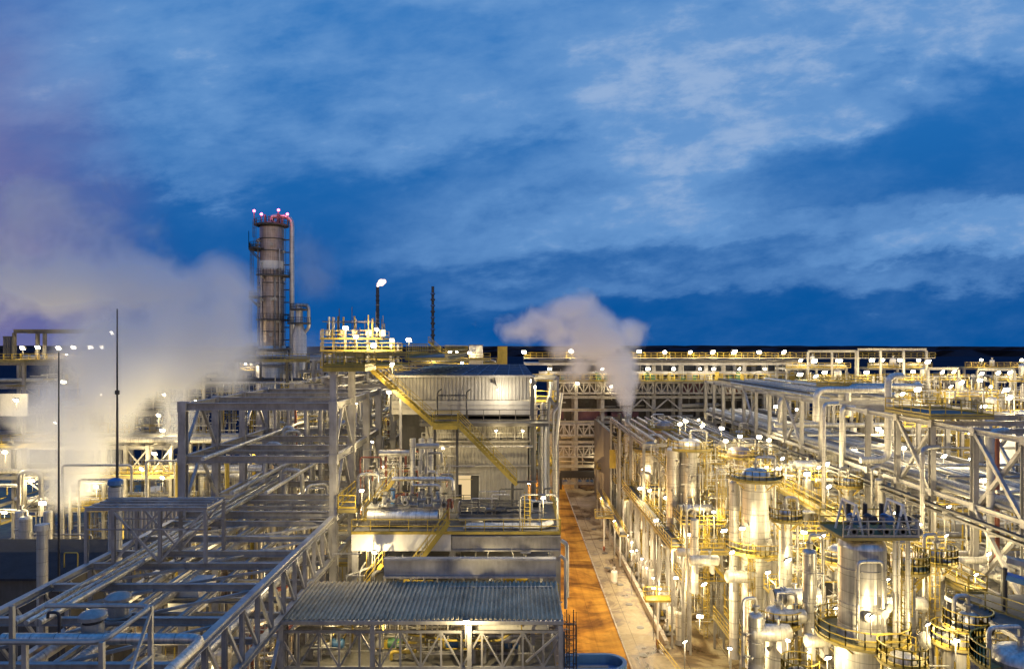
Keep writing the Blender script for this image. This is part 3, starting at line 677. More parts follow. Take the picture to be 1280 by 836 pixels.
# ================================================================== TALL OPEN FRAME (same line, behind the bridge)
ysA = [60, 66.7, 73.4, 80.1]
bx = [(60,0,3)]
t = steel_frame('tall_frame', 'tall open grey steel frame rising where the truss pipe bridge ends', [XL, XR], ysA, [18.6, 22.3, 26.9, 31.3], 0, 0.62, 0.5, brace_y=[(XL,0,2),(XL,0,3),(XR,0,3),(XR,0,2),(XR,2,2),(XL,2,3)], brace_x=[])
for y in (60, 66.7): t.part('column_extension', MB().ibeam((XR, y, 31.35), (XR, y, 34.1), 0.55, 0.55), 'steel')
for y in ysA[:1]:
    for z in (22.3, 26.9):
        for dy in ((3.3,) if z > 25 else (2.2, 4.4)): t.part('secondary_beam', MB().ibeam((XL+0.4, y+dy, z-0.2), (XR-0.4, y+dy, z-0.2), 0.25, 0.32), 'steel')
ysB = [90, 105, 120.3]
t = steel_frame('tall_frame', 'tall open grey steel frame hidden deep behind the first frame, below the brown distillation tower', [XL, -21, XR], ysB, [18.6, 24.5, 31.3], 0, 0.6, 0.45, brace_y=[(XL,1,2),(XR,1,2)])
for zi, z in enumerate((31.3, 27.0, 22.4)):
    x = XL+0.8; i = 0
    nm = ('top','middle','lowest')[zi]
    while x < XR-0.6:
        r = random.choice([0.1,0.14,0.18,0.24,0.3]); y0 = random.choice([82,86,90,94]); y1 = random.choice([96,108,120,121])
        if random.random() < 0.6:
            pipe([(x,y0,z+r+0.03),(x,y1,z+r+0.03)], r, random.choice(['clad','clad','galv','pipe','cladw']), ('{n} pipe on the %s tier of the tall open frame, counted toward the yellow stair' % nm, x), name='rack_pipe')
        x += 2*r+random.uniform(0.25,0.6)
# cable trays on top tier
for i, x in enumerate((-22.5, -19.8)):
    t = Thing('cable_tray', 'covered cable tray on the tall frame, the %s one seen from the yellow stair' % ('far','near')[i], 'cable tray', (x, 68, 31.9), 'cable trays on the tall frame')
    t.part('tray', MB().box((x-0.5,86,32.2),(x+0.5,121,32.35)), 'galv')
    for y in range(88,121,6): t.part('tray_support', MB().box((x-0.55,y,31.3),(x+0.55,y+0.15,32.2)), 'steel')
# vertical pipes and equipment inside the frame
for i in range(90):
    x = random.uniform(XL+0.8, XR-0.8); y = random.uniform(68, 114); r = random.choice([0.09,0.12,0.16,0.22,0.3]); zt = random.uniform(20,31)
    d = random.choice([-1,1])*random.uniform(0.8,2.5); x2 = max(XL+0.6, min(XR-0.6, x+d))
    pipe([(x,y,random.uniform(0.5,8)),(x,y,zt),(x2,y+random.uniform(-1,1),zt),(x2,y,zt-random.uniform(2,9))] if i % 2 else [(x,y,2),(x,y,zt)], r, random.choice(['cladw','clad','cladw','galv','piper' if i % 9 == 0 else 'clad']), ('{n} upright pipe standing inside the tall open frame, counted outward from the long yellow stair', out(x,y)), name='riser_pipe')
for i in range(5):
    x = random.uniform(XL+2, XR-2); y = 84+i*8
    vessel('filter_vessel', ('{n} upright filter vessel inside the tall open frame, counted outward from the yellow stair', out(x,y)), x, y, 17, 17+random.uniform(5,9), random.uniform(0.6,1.1), random.choice(['cladw','clad']), side_pipe=False)
for i, z in enumerate((15.5, 11, 24.6)):
    platform('frame_walkway', ('{n} yellow-railed walkway inside the tall open frame, counted from the ground up', z), XL+1, XR-1, 78+i*5, 82+i*5, z, 's')
# sloped pipes crossing the frame (Y direction, visible as diagonals)
for i, (x, z, r) in enumerate([(-24.5,26.9,.16),(-22.2,24.2,.18),(-19.5,24.2,.16),(-18.3,20.6,.2)]):
    pipe([(x,57,z+0.2),(x,99,z+0.2),(x,99,z-6)], r, 'cladw', ('{n} pale pipe running lengthwise through the first tall frame, counted toward the stair', x), name='rack_pipe')
# ================================================================== YELLOW STAIR AND HIGH WALKWAY
random.seed(21)
t = Thing('stairway', 'long yellow steel stairway stepping down across the profiled sheet building', 'stairway', (-7, 64, 20.4))
Y0, Y1 = 64.4, 66.0
x0, _, z0 = at(462, 461, Y0); x1, _, z1 = at(541, 531, Y0); x2, _, _ = at(572, 531, Y0); x3, _, z3 = at(646, 606, Y0)
stairs(t, (x0, Y0, z0), (x1, Y0, z1), Y1-Y0, 'y')
t.part('landing', MB().box((x1, Y0, z1-0.08), (x2, Y1, z1)), 'ydeck'); t.part('landing_beam', MB().box((x1, Y0-0.06, z1-0.4), (x2, Y0, z1)), 'yellow')
railing(t, [(x1, Y0, z1), (x2, Y0, z1)]); railing(t, [(x1, Y1, z1), (x2, Y1, z1)])
stairs(t, (x2, Y0, z1), (x3, Y0, z3), Y1-Y0, 'y')
for x in (x1+0.1, x2-0.1): t.part('support_post', MB().bar((x, Y0+0.8, 20.9), (x, Y0+0.8, z1-0.1), 0.22), 'steeld')
t.part('support_post', MB().bar((x1-3, Y0+0.8, 20.9), (x1-3, Y0+0.8, z1+2.3), 0.22), 'steel')
t = Thing('stair_head_platform', 'yellow railed platform at the head of the long stairway, on the tall frame columns', 'platform', (-13, 62, 34.1))
zP = 34.35
t.part('deck', MB().box((-15.6, 59.5, zP-0.1), (-12.2, 67, zP)), 'ydeck')
t.part('deck', MB().box((-12.2, 64.2, zP-0.105), (-9.6, 67, zP-0.005)), 'ydeck')
for (a, b) in (((-15.6,59.5),(-12.2,59.5)),((-15.6,59.5),(-15.6,67)),((-12.2,59.5),(-12.2,64.2))):
    t.part('edge_beam', MB().bar((*a, zP-0.25), (*b, zP-0.25), 0.12, 0.34), 'yellow')
railing(t, [(-15.6,67,zP),(-15.6,59.5,zP),(-12.2,59.5,zP),(-12.2,64.2,zP)])
railing(t, [(-15.6,67,zP),(-9.6,67,zP)])
for i in range(9): t.part('gate_bar', MB().bar((-15.3+i*0.35,59.45,zP),(-15.3+i*0.35,59.45,zP+1.1),0.04), 'yellow')
platform('high_walkway', 'yellow high walkway leading back from the head of the long stairway', -9.9, -6.2, 67.2, 100, 35.0, 'wen')
platform('high_walkway', 'short yellow cross walkway behind the stair head, toward the lamp cluster', -20.5, -10.1, 84, 86, 35.2, 'sn')

# ================================================================== EQUIPMENT CROWN WITH LAMPS (above the stair head)
t = Thing('valve_tower', 'crowded yellow valve tower top with thin vent stubs, under the starry lamp cluster', 'process tower', (-22, 96, 0))
for x in (-25,-22,-19,-16):
    for y in (95,101): t.part('column', MB().ibeam((x,y,0),(x,y,38.3 if x < -17 else 36.3),0.3,0.3), 'steel')
for z in (33.2,35.4,37.0):
    t.part('deck', MB().box((-25.3,94.6,z-0.1),(-15.4 if z < 36 else -17.2,101.3,z)), 'ydeck')
    railing(t, [(-25.2,94.7,z),(-15.5 if z < 36 else -17.3,94.7,z)]); railing(t, [(-25.2,101.2,z),(-15.5 if z < 36 else -17.3,101.2,z)])
for i in range(26):
    x = -25+random.random()*7.6; y = 95.2+random.random()*5; t.part('vent_stub', MB().tube((x,y,36.9),(x,y,38.2+random.random()*2.1),random.choice([.05,.08,.12])), random.choice(['yellow','steeld','cladw','brown']))
t.part('top_ring', MB().path([(-25,95,39.3),(-18.4,95,39.3),(-18.4,100,39.3),(-25,100,39.3)],0.06,6,close=True), 'steeld')
for (px,py) in ((424,392),(440,390),(470,396)): 
    x,y,z = at(px,py,97); t.part('thin_mast', MB().tube((x,y,36.9),(x,y,z+0.7),0.05), 'steeld')
for i in range(5):
    x = -24.5+i*1.8; t.part('valve_drum', MB().lathe((x,96,37.3),[(0.01,0),(0.45,0.1),(0.45,0.9),(0.01,1.05)],12), random.choice(['brown','cladw']), smooth=True)

# ================================================================== PROFILED SHEET BUILDING
bx0, bx1, by0, by1, zf = -11.7, 1.75, 70.0, 112.0, 20.3
t = Thing('process_building', 'tall building of vertical profiled sheets with a dark blue roof, behind the yellow stair', 'building', (bx0, by0, 0))
t.part('wall', MB().sheet((bx0, by0, 30.8), (bx1-bx0,0,0), (0,0,2.3), (0,-1,0), 0.34, 0.07, 0.03), 'wall', label='upper band of pale vertical sheets lit by a wall lamp')
t.part('wall', MB().sheet((bx0+3.2, by0+0.6, 26.9), (bx1-bx0-3.4,0,0), (0,0,1.7), (0,-1,0), 0.34, 0.06, 0.03), 'wall')
t.part('wall', MB().sheet((bx0+3.2, by0+0.6, 24.4), (bx1-bx0-3.4,0,0), (0,0,2.4), (0,-1,0), 0.34, 0.06, 0.03), 'wall')
t.part('wall', MB().sheet((bx0+3.2, by0+0.6, zf), (3.1,0,0), (0,0,4.0), (0,-1,0), 0.34, 0.06, 0.03), 'wall')
t.part('wall', MB().sheet((-3.2, by0+0.6, zf), (bx1+3.0,0,0), (0,0,4.0), (0,-1,0), 0.34, 0.06, 0.03), 'wall')
t.part('wall', MB().sheet((bx1, by0+0.8, 22), (0,by1-by0-1,0), (0,0,11.0), (1,0,0), 0.4, 0.06, 0.03), 'wall')
t.part('wall', MB().sheet((bx0, by0+0.8, 28.6), (0,by1-by0-1,0), (0,0,4.4), (-1,0,0), 0.4, 0.06, 0.03), 'wall')
t.part('core', MB().box((bx0+0.1, by0+5, 0), (bx1-0.1, by1, 32.9)), 'steeld')
t.part('smooth_band', MB().box((bx0, by0-0.05, 29.4), (bx1, by0+0.5, 30.75)), 'wall')
t.part('ledge', MB().box((bx0+3, by0-0.25, 28.64), (bx1+0.2, by0+4.9, 28.9)), 'steeld')
t.part('ledge', MB().box((bx0+3, by0+0.15, 26.62), (bx1+0.1, by0+4.9, 26.86)), 'galv')
t.part('ledge', MB().box((bx0+3, by0+0.2, 24.3), (bx1+0.1, by0+0.58, 24.42)), 'steel')
for z in (29.9, 30.3): t.part('drip_edge', MB().box((bx0, by0-0.12, z), (bx1, by0-0.06, z+0.05)), 'steel')
d0, d1 = (570-640)*70.6/F, (588-640)*70.6/F
t.part('glowing_door_wall', MB().box((d0, by0+1.7, zf), (d1, by0+1.75, zf+3.0)), 'roomglow', label='open doorway with a warm self-glowing wall inside')
t.part('door_frame', MB().bar((d0-0.06,by0+0.5,zf),(d0-0.06,by0+0.5,zf+3.1),0.12).bar((d1+0.9,by0+0.5,zf),(d1+0.9,by0+0.5,zf+3.1),0.12).bar((d0-0.1,by0+0.5,zf+3.15),(d1+0.95,by0+0.5,zf+3.15),0.12), 'steel')
t.part('interior_rack', MB().box((d0+0.15,by0+1.45,zf),(d0+0.5,by0+1.65,zf+2.0)).bar((d0,by0+1.3,zf+1.0),(d1,by0+1.3,zf+1.0),0.05).bar((d0,by0+1.3,zf+0.55),(d1,by0+1.3,zf+0.55),0.05).bar(((d0+d1)/2,by0+1.3,zf),((d0+d1)/2,by0+1.3,zf+1.0),0.05), 'steeld')
t.part('dark_doorway', MB().box((d1+0.02, by0+0.75, zf), (d1+0.85, by0+0.8, zf+2.9)), 'dark')  # dark panel stands for the unlit doorway
t.part('door_head_panel', MB().box((bx0+6.2, by0+0.62, zf+3.25), (-3.1, by0+0.7, 24.3)), 'wall')
# roof: dark blue profiled sheet with lighter standing seams
rf = t.part('roof', MB().sheet((bx0-0.3, by0-0.3, 33.12), (0,by1-by0+0.6,0), (bx1-bx0+0.6,0,0), (0,0,1), 0.9, 0.07, 0.04), 'broof')
for i in range(7):
    y = by0+3+i*6; t.part('roof_seam', MB().box((bx0-0.2, y, 33.2), (bx1+0.2, y+0.3, 33.3)), 'ribb', rf)
for i in range(9):
    x = bx0+0.8+i*1.5; t.part('roof_rib', MB().box((x, by0, 33.2), (x+0.08, by1, 33.26)), 'ribb', rf)
t.part('gutter', MB().box((bx0-0.3, by0-0.45, 33.0), (bx1+0.3, by0-0.3, 33.22)), 'galv')
t.part('corner_post', MB().ibeam((bx1+0.25,by0-0.1,20.4),(bx1+0.25,by0-0.1,33.0),0.3,0.3), 'steeld')
railing(t, [(bx0+3, by0-2.2, 28.95), (bx1+1.6, by0-2.2, 28.95)], m_='steeld')
t.part('service_ledge', MB().box((bx0+3, by0-2.3, 28.5), (bx1+1.7, by0-0.26, 28.8)), 'steeld')
for x in (-8, -5.2, -2.4, 0.4): t.part('ledge_bracket', MB().bar((x, by0-0.1, 27.2), (x, by0-2.2, 28.5), 0.12), 'steeld')
railing(t, [(bx0+3, by0-0.5, 26.88), (bx1, by0-0.5, 26.88)], h=0.8, m_='steel', toe=False)
# lift/duct frames on the wall
for x in (-7.2, -4.4):
    t.part('wall_duct', MB().path([(x,by0-0.4,28.9),(x,by0-0.4,31.6),(x+0.4,by0-0.4,31.9)],0.06,6), 'dark')
pipe([(-7.2,69.3,30.1),(-7.2,69.3,31.3),(-4.4,69.3,31.3),(-4.4,69.3,30.1)], 0.06, 'dark', 'dark hoop pipe mounted above the stair landing on the building face', name='wall_pipe')
pipe([(-9.5,69.2,26.4),(2.0,69.2,26.4)], 0.11, 'clad', 'bright horizontal pipe under the lower ledge of the profiled sheet building', name='wall_pipe')
# rooftop boxes beyond
t = Thing('roof_house', 'small pale rooftop box with lamps behind the dark blue roof', 'roof house', (-9, 150, 30))
t.part('wall', MB().box((-9.0,150,30),(-6.2,153,36.2)), 'white'); t.part('flat_roof', MB().box((-9.1,149.9,36.22),(-6.1,153.1,36.35)), 'steeld')
platform('roof_walkway', 'yellow railed walkway spanning behind the dark blue roof', -22, -4.5, 148, 149.5, 33.5, 'sn')
stt = Thing('roof_stair', 'small yellow stair coming down behind the dark blue roof', 'stairway', (-14, 146, 31)); stairs(stt, (-17,146,37),( -13,146,33.6), 1.2)
t = Thing('roof_house', 'tiny yellow cabin with a lamp behind the roof end near the grey steam plume', 'roof house', (-3, 150, 30))
t.part('wall', MB().box((-3.0,150,30),(-1.0,152,36.0)), 'yellow'); t.part('flat_roof', MB().box((-3.1,149.9,36.02),(-0.9,152.1,36.12)), 'steeld')

# ================================================================== FRAME TOWER BESIDE THE BUILDING
t = steel_frame('stair_tower', 'slender open steel tower with yellow stairs between the building and the ochre road', [2.3, 4.6], [72, 75.5, 79], [20.6, 24, 27.5, 30.4, 32.9], 0, 0.2, 0.18, brace_y=[(4.6,0,3),(4.6,1,4)], brace_x=[(72,0,3)])
for z in (24, 27.5, 30.4): t.part('landing', MB().box((2.4,72.1,z),(4.5,78.9,z+0.06)), 'ydeck'); railing(t, [(2.4,72.05,z+0.06),(4.5,72.05,z+0.06)])
stairs(t, (4.2,73,30.4),(2.6,73,27.5), 0.9); stairs(t, (2.6,73,27.5),(4.2,73,24.0), 0.9); stairs(t, (4.2,73,24.0),(2.6,73,20.7), 0.9)
for i in range(6):
    x = random.uniform(2.4,4.4); pipe([(x,71.4,20.8),(x,71.4,random.uniform(26,32)),(x+0.6,71.6,random.uniform(29,33))], random.choice([.08,.12,.18]), random.choice(['clad','white','pipe']), ('{n} pipe climbing the slender stair tower by the building corner, counted toward the ochre road', x), name='riser_pipe')

# ================================================================== DECK IN FRONT OF THE BUILDING
t = Thing('equipment_deck', 'railed steel deck carrying machinery in front of the profiled sheet building', 'deck', (-12.9, 58, 0))
t.part('floor', MB().box((-12.9,58,20.7),(3.9,70.3,21.0)), 'deck')
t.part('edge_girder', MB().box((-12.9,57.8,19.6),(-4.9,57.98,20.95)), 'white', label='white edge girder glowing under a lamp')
t.part('edge_girder', MB().ibeam((-4.8,57.8,20.2),(3.9,57.8,20.2),0.3,1.2), 'steel')
t.part('toe_strip', MB().box((-12.9,57.74,20.95),(3.9,57.79,21.15)), 'yellow')
railing(t, [(-12.9,57.9,21.0),(3.9,57.9,21.0)]); railing(t, [(3.85,57.9,21.0),(3.85,70,21.0)])
for x in (-12.7,-4.8,3.7):
    for y in (58.3,64,70): t.part('column', MB().ibeam((x,y,0),(x,y,20.6),0.45,0.45), 'steel')
for x in (-10,-7.5,-2,1): t.part('floor_beam', MB().ibeam((x,58.2,20.4),(x,70,20.4),0.25,0.4), 'steeld')
platform('lower_deck', 'lower steel deck under the machinery deck, seen between girder and corrugated roof', -14, 3.6, 55.5, 70, 16.6, 's', m_='yellow')
# big grey girder in front
solo('girder', MB().ibeam((at(480,0,54)[0],54,19.45),(at(695,0,54)[0],54,19.45),0.6,1.45), 'steel', 'broad grey plate girder just above the corrugated shelter roof', 'girder')
for i,(px,z) in enumerate(((487,18.6),(570,18.6),(640,18.6),(690,18.6))):
    pass
t = Thing('girder_post', 'grey post under the road end of the broad plate girder', 'post', (3.0,54.2,0)); t.part('post', MB().ibeam((3.0,54.4,0),(3.0,54.4,18.6),0.4,0.4),'steel')
# zig-zag small stairs
s_ = Thing('deck_stair', 'short yellow stair rising from the shelter roof edge to the machinery deck', 'stairway', (-8,56.5,17)); a = at(560,655,56.5); b = at(505,728,56.5); stairs(s_, a, b, 1.0)
s_ = Thing('deck_stair', 'yellow stair climbing beside the tall frame on the frame side of the deck', 'stairway', (-14,60,20)); a = at(492,600,62); b = at(452,655,62); stairs(s_, a, b, 1.1)
s_ = Thing('deck_stair', 'yellow stair tucked between the tall frame column and the lamp-lit white girder', 'stairway', (-12,57,14)); a = at(478,705,57); b = at(455,735,57); stairs(s_, a, b, 1.0)
platform('corner_landing', 'small yellow landing between the tall frame and the machinery deck', -14.4, -12.95, 59.5, 66, 22.6, 'sw')
# machinery on deck
t = Thing('condenser_unit', 'low wide white condenser casing with dark valves, on the machinery deck', 'condenser', (-9.8,59.5,21.0))
t.part('casing', MB().box((-11.9,59.6,21.25),(-6.1,63.6,22.6)), 'clad'); t.part('lid', MB().box((-12.0,59.5,22.62),(-6.0,63.7,22.72)), 'galv')
t.part('rounded_front', MB().lathe((-9,59.55,21.95),[(0.55,-2.9),(0.55,2.9)],20,'x'), 'clad', smooth=True)
for i in range(8): x=-11.6+i*0.75; t.part('fan_stub', MB().tube((x,61+0.6*(i%2),22.7),(x,61+0.6*(i%2),23.2+0.4*(i%3)),0.2), random.choice(['dark','clad','bluep']))
for x in (-11.7,-6.3): t.part('foot', MB().box((x-0.1,59.8,21.0),(x+0.1,63.4,21.25)), 'steel')
for i in range(9):
    x = -10.6+i*0.62; valve(x, 59.2+(i%3)*0.4, 22.9+(i%2)*0.35, 0.8, random.choice('xy'), ('{n} valve among the pipework over the white condenser casing, counted toward the lit doorway', x))
for i in range(3):
    x,y,z = at(516+i*11, 600, 63.5); pipe([(x,y,21.2),(x,y,at(0,548,63.5)[2])], 0.26, 'cladw', ('{n} of three stout beige upright pipes beneath the stair landing, counted toward the lit doorway', x), name='stack_pipe')
pipe([at(533,592,62),at(533,556,62),at(548,556,62)],0.16,'galv','pale gooseneck pipe curling over the three beige upright pipes',name='wall_pipe')
pipe([at(474,566,61.5),at(512,566,61.5)],0.26,'galv','thick grey pipe stub pointing toward the three beige uprights',name='wall_pipe')
pipe([at(520,557,61),at(549,557,61)],0.22,'galv','thick grey pipe end above the beige uprights',name='wall_pipe')
pipe([at(490,598,60.5),at(566,598,60.5),at(566,612,60.5)],0.18,'clad','silver pipe bending down near the lit doorway, over the machinery',name='wall_pipe')
pipe([at(515,600,60.2),at(515,606,60.2),at(550,606,60.2),at(550,625,60.2)],0.12,'clad','slim silver pipe stepping below the silver bend near the lit doorway',name='wall_pipe')
for i in range(24):
    px = random.uniform(446,562); py = random.uniform(560,625); Y = random.uniform(61,69); x,y,z = at(px,py,Y); r = random.choice([.05,.08,.1,.14])
    w = random.uniform(0.6,2.2); pipe([(x,y,21.1),(x,y,z),(min(x+w,-5.2),y,z),(min(x+w,-5.2),y,z-random.uniform(0.4,1.5))], r, random.choice(['clad','cladw','galv','pipe','piper']), ('{n} small looping pipe on the machinery deck, counted toward the lit doorway', x), name='loop_pipe')
for i in range(5):
    x = random.uniform(-12.4,-11)+i*0.3; y = 64+i; vessel('knock_out_pot', ('{n} small upright pot on the frame side of the machinery deck, counted toward the doorway', x), x, y, 21, 23.5+random.random(), 0.28, 'cladw', nozzles=1, side_pipe=False, n=16)
t = Thing('steel_hoop_frame', 'inverted U rail frame round a bright lamp at the road end of the machinery deck', 'rail frame', (1,58.4,21)); 
xa,_,za = at(650,618,58.6); xb,_,_ = at(697,618,58.6)
t.part('hoop', MB().path([(xa,58.6,21),(xa,58.6,za),(xb,58.6,za),(xb,58.6,19)],0.08,8,0.5),'galv',smooth=True); ladder(t, xa+0.6, 59, 21, 23.2, cage=False)
pump(-1.5,63,21.0,'dark pump set on the road half of the machinery deck',1.0,'steeld'); pump(1.8,66,21.0,'pump set beside the slender stair tower, on the machinery deck',1.0,'dark')
t = Thing('deck_cable_reel','pale pipe bundle lying along the road side of the machinery deck','pipe bundle',(0,59,21))
for i in range(4): t.part('pipe_length', MB().path([(-4+i*.1,59.0+i*0.35,21.2),(2.6,59.0+i*0.35,21.2),(3.4,59.2+i*0.35,21.5)],0.14,8),'cladw',smooth=True)
pipe([(3.9,57.2,20.6),(4.35,57.0,20.4),(4.35,57.0,16.2)],0.16,'galv','grey drainpipe curving down beside the deck over the ochre road',name='drain_pipe')
pipe([at(700,694,52),at(707,699,52),at(707,760,52)],0.12,'galv','slim bent pipe beside the corner of the corrugated shelter roof',name='drain_pipe')
for i in range(14):
    x = -4.6+i*0.58; y = random.uniform(59.6,67.5); z = 21.1+random.uniform(0.5,2.4)
    pipe([(x,y,21.05),(x,y,z),(min(x+random.uniform(.6,2.4),3.5),y,z),(min(x+random.uniform(.6,2.4),3.5),y+1.2,z-0.3)], random.choice([.05,.08,.12]), random.choice(['pipe','steeld','clad','cladw']), ('{n} low pipe on the road half of the machinery deck, counted toward the road', x), name='loop_pipe')
platform('service_step','low grey service step with rails on the road half of the machinery deck',-4.4,1.6,60.6,61.8,21.7,'sn',m_='steeld')
# stuff under the deck between girder and roof
for i in range(16):
    x = -13+i*1.02; z = random.uniform(17.2,19.3); pipe([(x,56.5,16.7),(x,56.5,z),(x+0.8,57.5,z),(x+0.8,60,z)], random.choice([.07,.1,.15]), random.choice(['pipe','galv','clad','steeld']), ('{n} short bent pipe in the shadow under the machinery deck, counted toward the road', x), name='loop_pipe')
drum('storage_drum','yellowish drum half hidden under the road end of the machinery deck', 0.2, 57, 17.9, 0.6, 1.8, 'x', 'yellow', flange_end=0)

# ================================================================== CORRUGATED SHELTER
sx0, sx1, sy0, sy1, sz = -15.0, 3.3, 46.0, 53.0, 18.5
t = Thing('corrugated_shelter', 'open shelter with a wide corrugated metal roof over trussed steel sides, beside the ochre road', 'shelter', (sx0, sy0, 0))
t.part('roof', MB().sheet((sx0, sy0, sz), (sx1-sx0,0,0), (0,sy1-sy0,0.15), (0,0,1), 0.3, 0.12, 0.03), 'roof')
t.part('eaves_gutter', MB().box((sx0,sy0-0.14,sz-0.2),(sx1,sy0-0.02,sz+0.03)), 'steel')
t.part('ridge_strip', MB().bar((-4.5,sy1-1.1,sz+0.2),(2.9,sy1-1.1,sz+0.2),0.1), 'galv')
truss(t, (sx0,sy0+0.15,sz-0.75), (sx1,sy0+0.15,sz-0.75), 2.3, 14, 0.12)
truss(t, (sx0,sy1-0.2,sz-0.75), (sx1,sy1-0.2,sz-0.75), 2.3, 14, 0.12, pat='a')
truss(t, (sx1-0.1,sy0+0.3,sz-0.75), (sx1-0.1,sy1-0.4,sz-0.75), 2.3, 4, 0.12, pat='a')
for x in (sx0+0.3, at(466,0,46)[0], at(587,0,46)[0], sx1-0.2):
    for y in (sy0-0.1, sy1-0.3): t.part('column', MB().ibeam((x,y,0),(x,y,sz-0.25),0.28,0.28), 'steel')
for i in range(5): y = sy0+0.5+i*1.5; t.part('purlin', MB().ibeam((sx0,y,sz-0.15),(sx1,y,sz-0.15),0.12,0.2), 'steel')
t.part('bracing', MB().bar((sx1-2.4,sy0-0.05,15.9),(sx1-0.2,sy0-0.05,17.8),0.13), 'steel')
platform('shelter_floor', 'grated floor inside the corrugated shelter', sx0+0.4, sx1-0.5, 46.4, 52.5, 15.0, '', dm='deck')
for i in range(22):
    x = -14.3+i*0.78; y = random.uniform(47.5,51.5); z = random.uniform(15.6,17.6); L_ = random.uniform(1.0,3.2); r = random.choice([.06,.09,.12,.2])
    pipe([(x,y,15.1),(x,y,z),(min(x+L_,2.6),y,z),(min(x+L_,2.6),y+0.5,z)], r, random.choice(['pipe','galv','yellow','clad','cladw']), ('{n} pipe under the corrugated shelter roof, counted toward the road', x), name='loop_pipe')
pipe([at(510,792,47),at(560,800,47),at(625,800,47),at(640,790,47)],0.08,'yellow','yellow gas pipe running under the corrugated shelter roof', name='gas_pipe')
drum('separator','white drum in the lamplight under the shelter eaves', at(640,0,48)[0], 48, 17.3, 0.3, 4.6, 'x', 'white', flange_end=0)
for i in range(4): pump(-12.5+i*4, 49.5, 15.0, ('{n} pump set inside the corrugated shelter, counted toward the road', i), 1.0, random.choice(['bluep','green']))
# caged ladder at the road corner
t = Thing('caged_ladder', 'black caged ladder at the road corner of the corrugated shelter', 'ladder', (4,46,0))
ladder(t, at(713,0,46)[0], 46.3, 9, 18.2, m_='dark'); ladder(t, at(710,0,46)[0], 47.6, 12, 17.4, m_='dark', cage=False)
t.part('hoop', MB().path([(3.3,46,15.0),(4.1,46,15.0),(4.1,46,18.3),(3.3,46,18.3)],0.05,6),'dark',smooth=True)
# blue open basin
x,y,z = at(737,826,62); t = Thing('blue_basin', 'blue rounded-end open tank standing at the road edge by the caged ladder', 'tank', (x,y,0))
vs=[]; 
def stad(rx, w, L_, z, n=24):
    o=[]
    for i in range(n):
        a=2*math.pi*i/n; cx = w*math.cos(a); cyy = w*math.sin(a); o.append((x+cx+(L_/2 if math.cos(a)>0 else -L_/2), y+cyy, z))
    return o
n=24; mb=MB(); rings_=[stad(0,1.7,3.0,0.0),stad(0,1.7,3.0,z),stad(0,1.35,3.0,z),stad(0,1.35,3.0,z-0.8)]
mb.add(sum(rings_,[]), [(k*n+i,k*n+(i+1)%n,(k+1)*n+(i+1)%n,(k+1)*n+i) for k in range(3) for i in range(n)]+[tuple(range(3*n,4*n))]); t.part('shell', mb, 'bluep')
t.part('pipe_stub', MB().tube((x-1,y,z-0.6),(x+1.6,y,z-0.6),0.25), 'pipe')

# ================================================================== FAR CROSSWISE PIPE RACK (spans the road)
random.seed(31)
YB = 183
def X(px, Y=YB): return (px-640)*Y/F
def Z(py, Y=YB): return HC-(py-433)*Y/F
posts = [X(p) for p in (688,720,753,787,817,850,882,904,930,955,985)]
t = Thing('crosswise_rack', 'huge multi-storey pipe rack standing crosswise over the far end of the ochre road', 'pipe rack', (posts[0], YB, 0))
for x in posts:
    t.part('column', MB().ibeam((x,YB,0),(x,YB,Z(452)),0.9,0.9), 'steel'); t.part('column', MB().ibeam((x,YB+8,0),(x,YB+8,Z(452,YB+8)),0.9,0.9), 'steel')
for py in (475,496,512,527,552,582,603): t.part('cross_beam', MB().ibeam((posts[0],YB-0.5,Z(py)),(posts[-1],YB-0.5,Z(py)),0.5,0.7), 'galv')
for py, h in ((478,13),(530,13),(557,13),(590,13)):
    hh = h*YB/F; e = 10 if py == 478 else 2
    for a, b in zip(posts[:e], posts[1:e+1]): truss(t, (a+0.3,YB-0.9,Z(py)), (b-0.3,YB-0.9,Z(py)), hh, 4, 0.32, pat='v')
for py in (466,452): t.part('roof_beam', MB().ibeam((posts[0]-3,YB-0.8,Z(py)),(X(1000),YB-0.8,Z(py)),0.8,0.9), 'steel')
for a,b in ((3,4),(4,5)): t.part('brace', MB().bar((posts[a],YB-1.2,Z(512)),((posts[a]+posts[b])/2,YB-1.2,Z(498)),0.35).bar((posts[b],YB-1.2,Z(512)),((posts[a]+posts[b])/2,YB-1.2,Z(498)),0.35), 'steel')
t.part('back_wall', MB().box((posts[0],YB+8.6,Z(600,YB+8)),(posts[-1]+8,YB+9,Z(455,YB+8))), 'steeld')
for (a,b,py0,py1,mm) in ((690,705,515,525,'maroon'),(722,765,512,526,'maroon'),(855,885,480,492,'maroon'),(905,935,478,494,'piper'),(760,800,512,522,'maroon')):
    t.part('panel', MB().box((X(a),YB+2,Z(py1)),(X(b),YB+2.3,Z(py0))), mm)
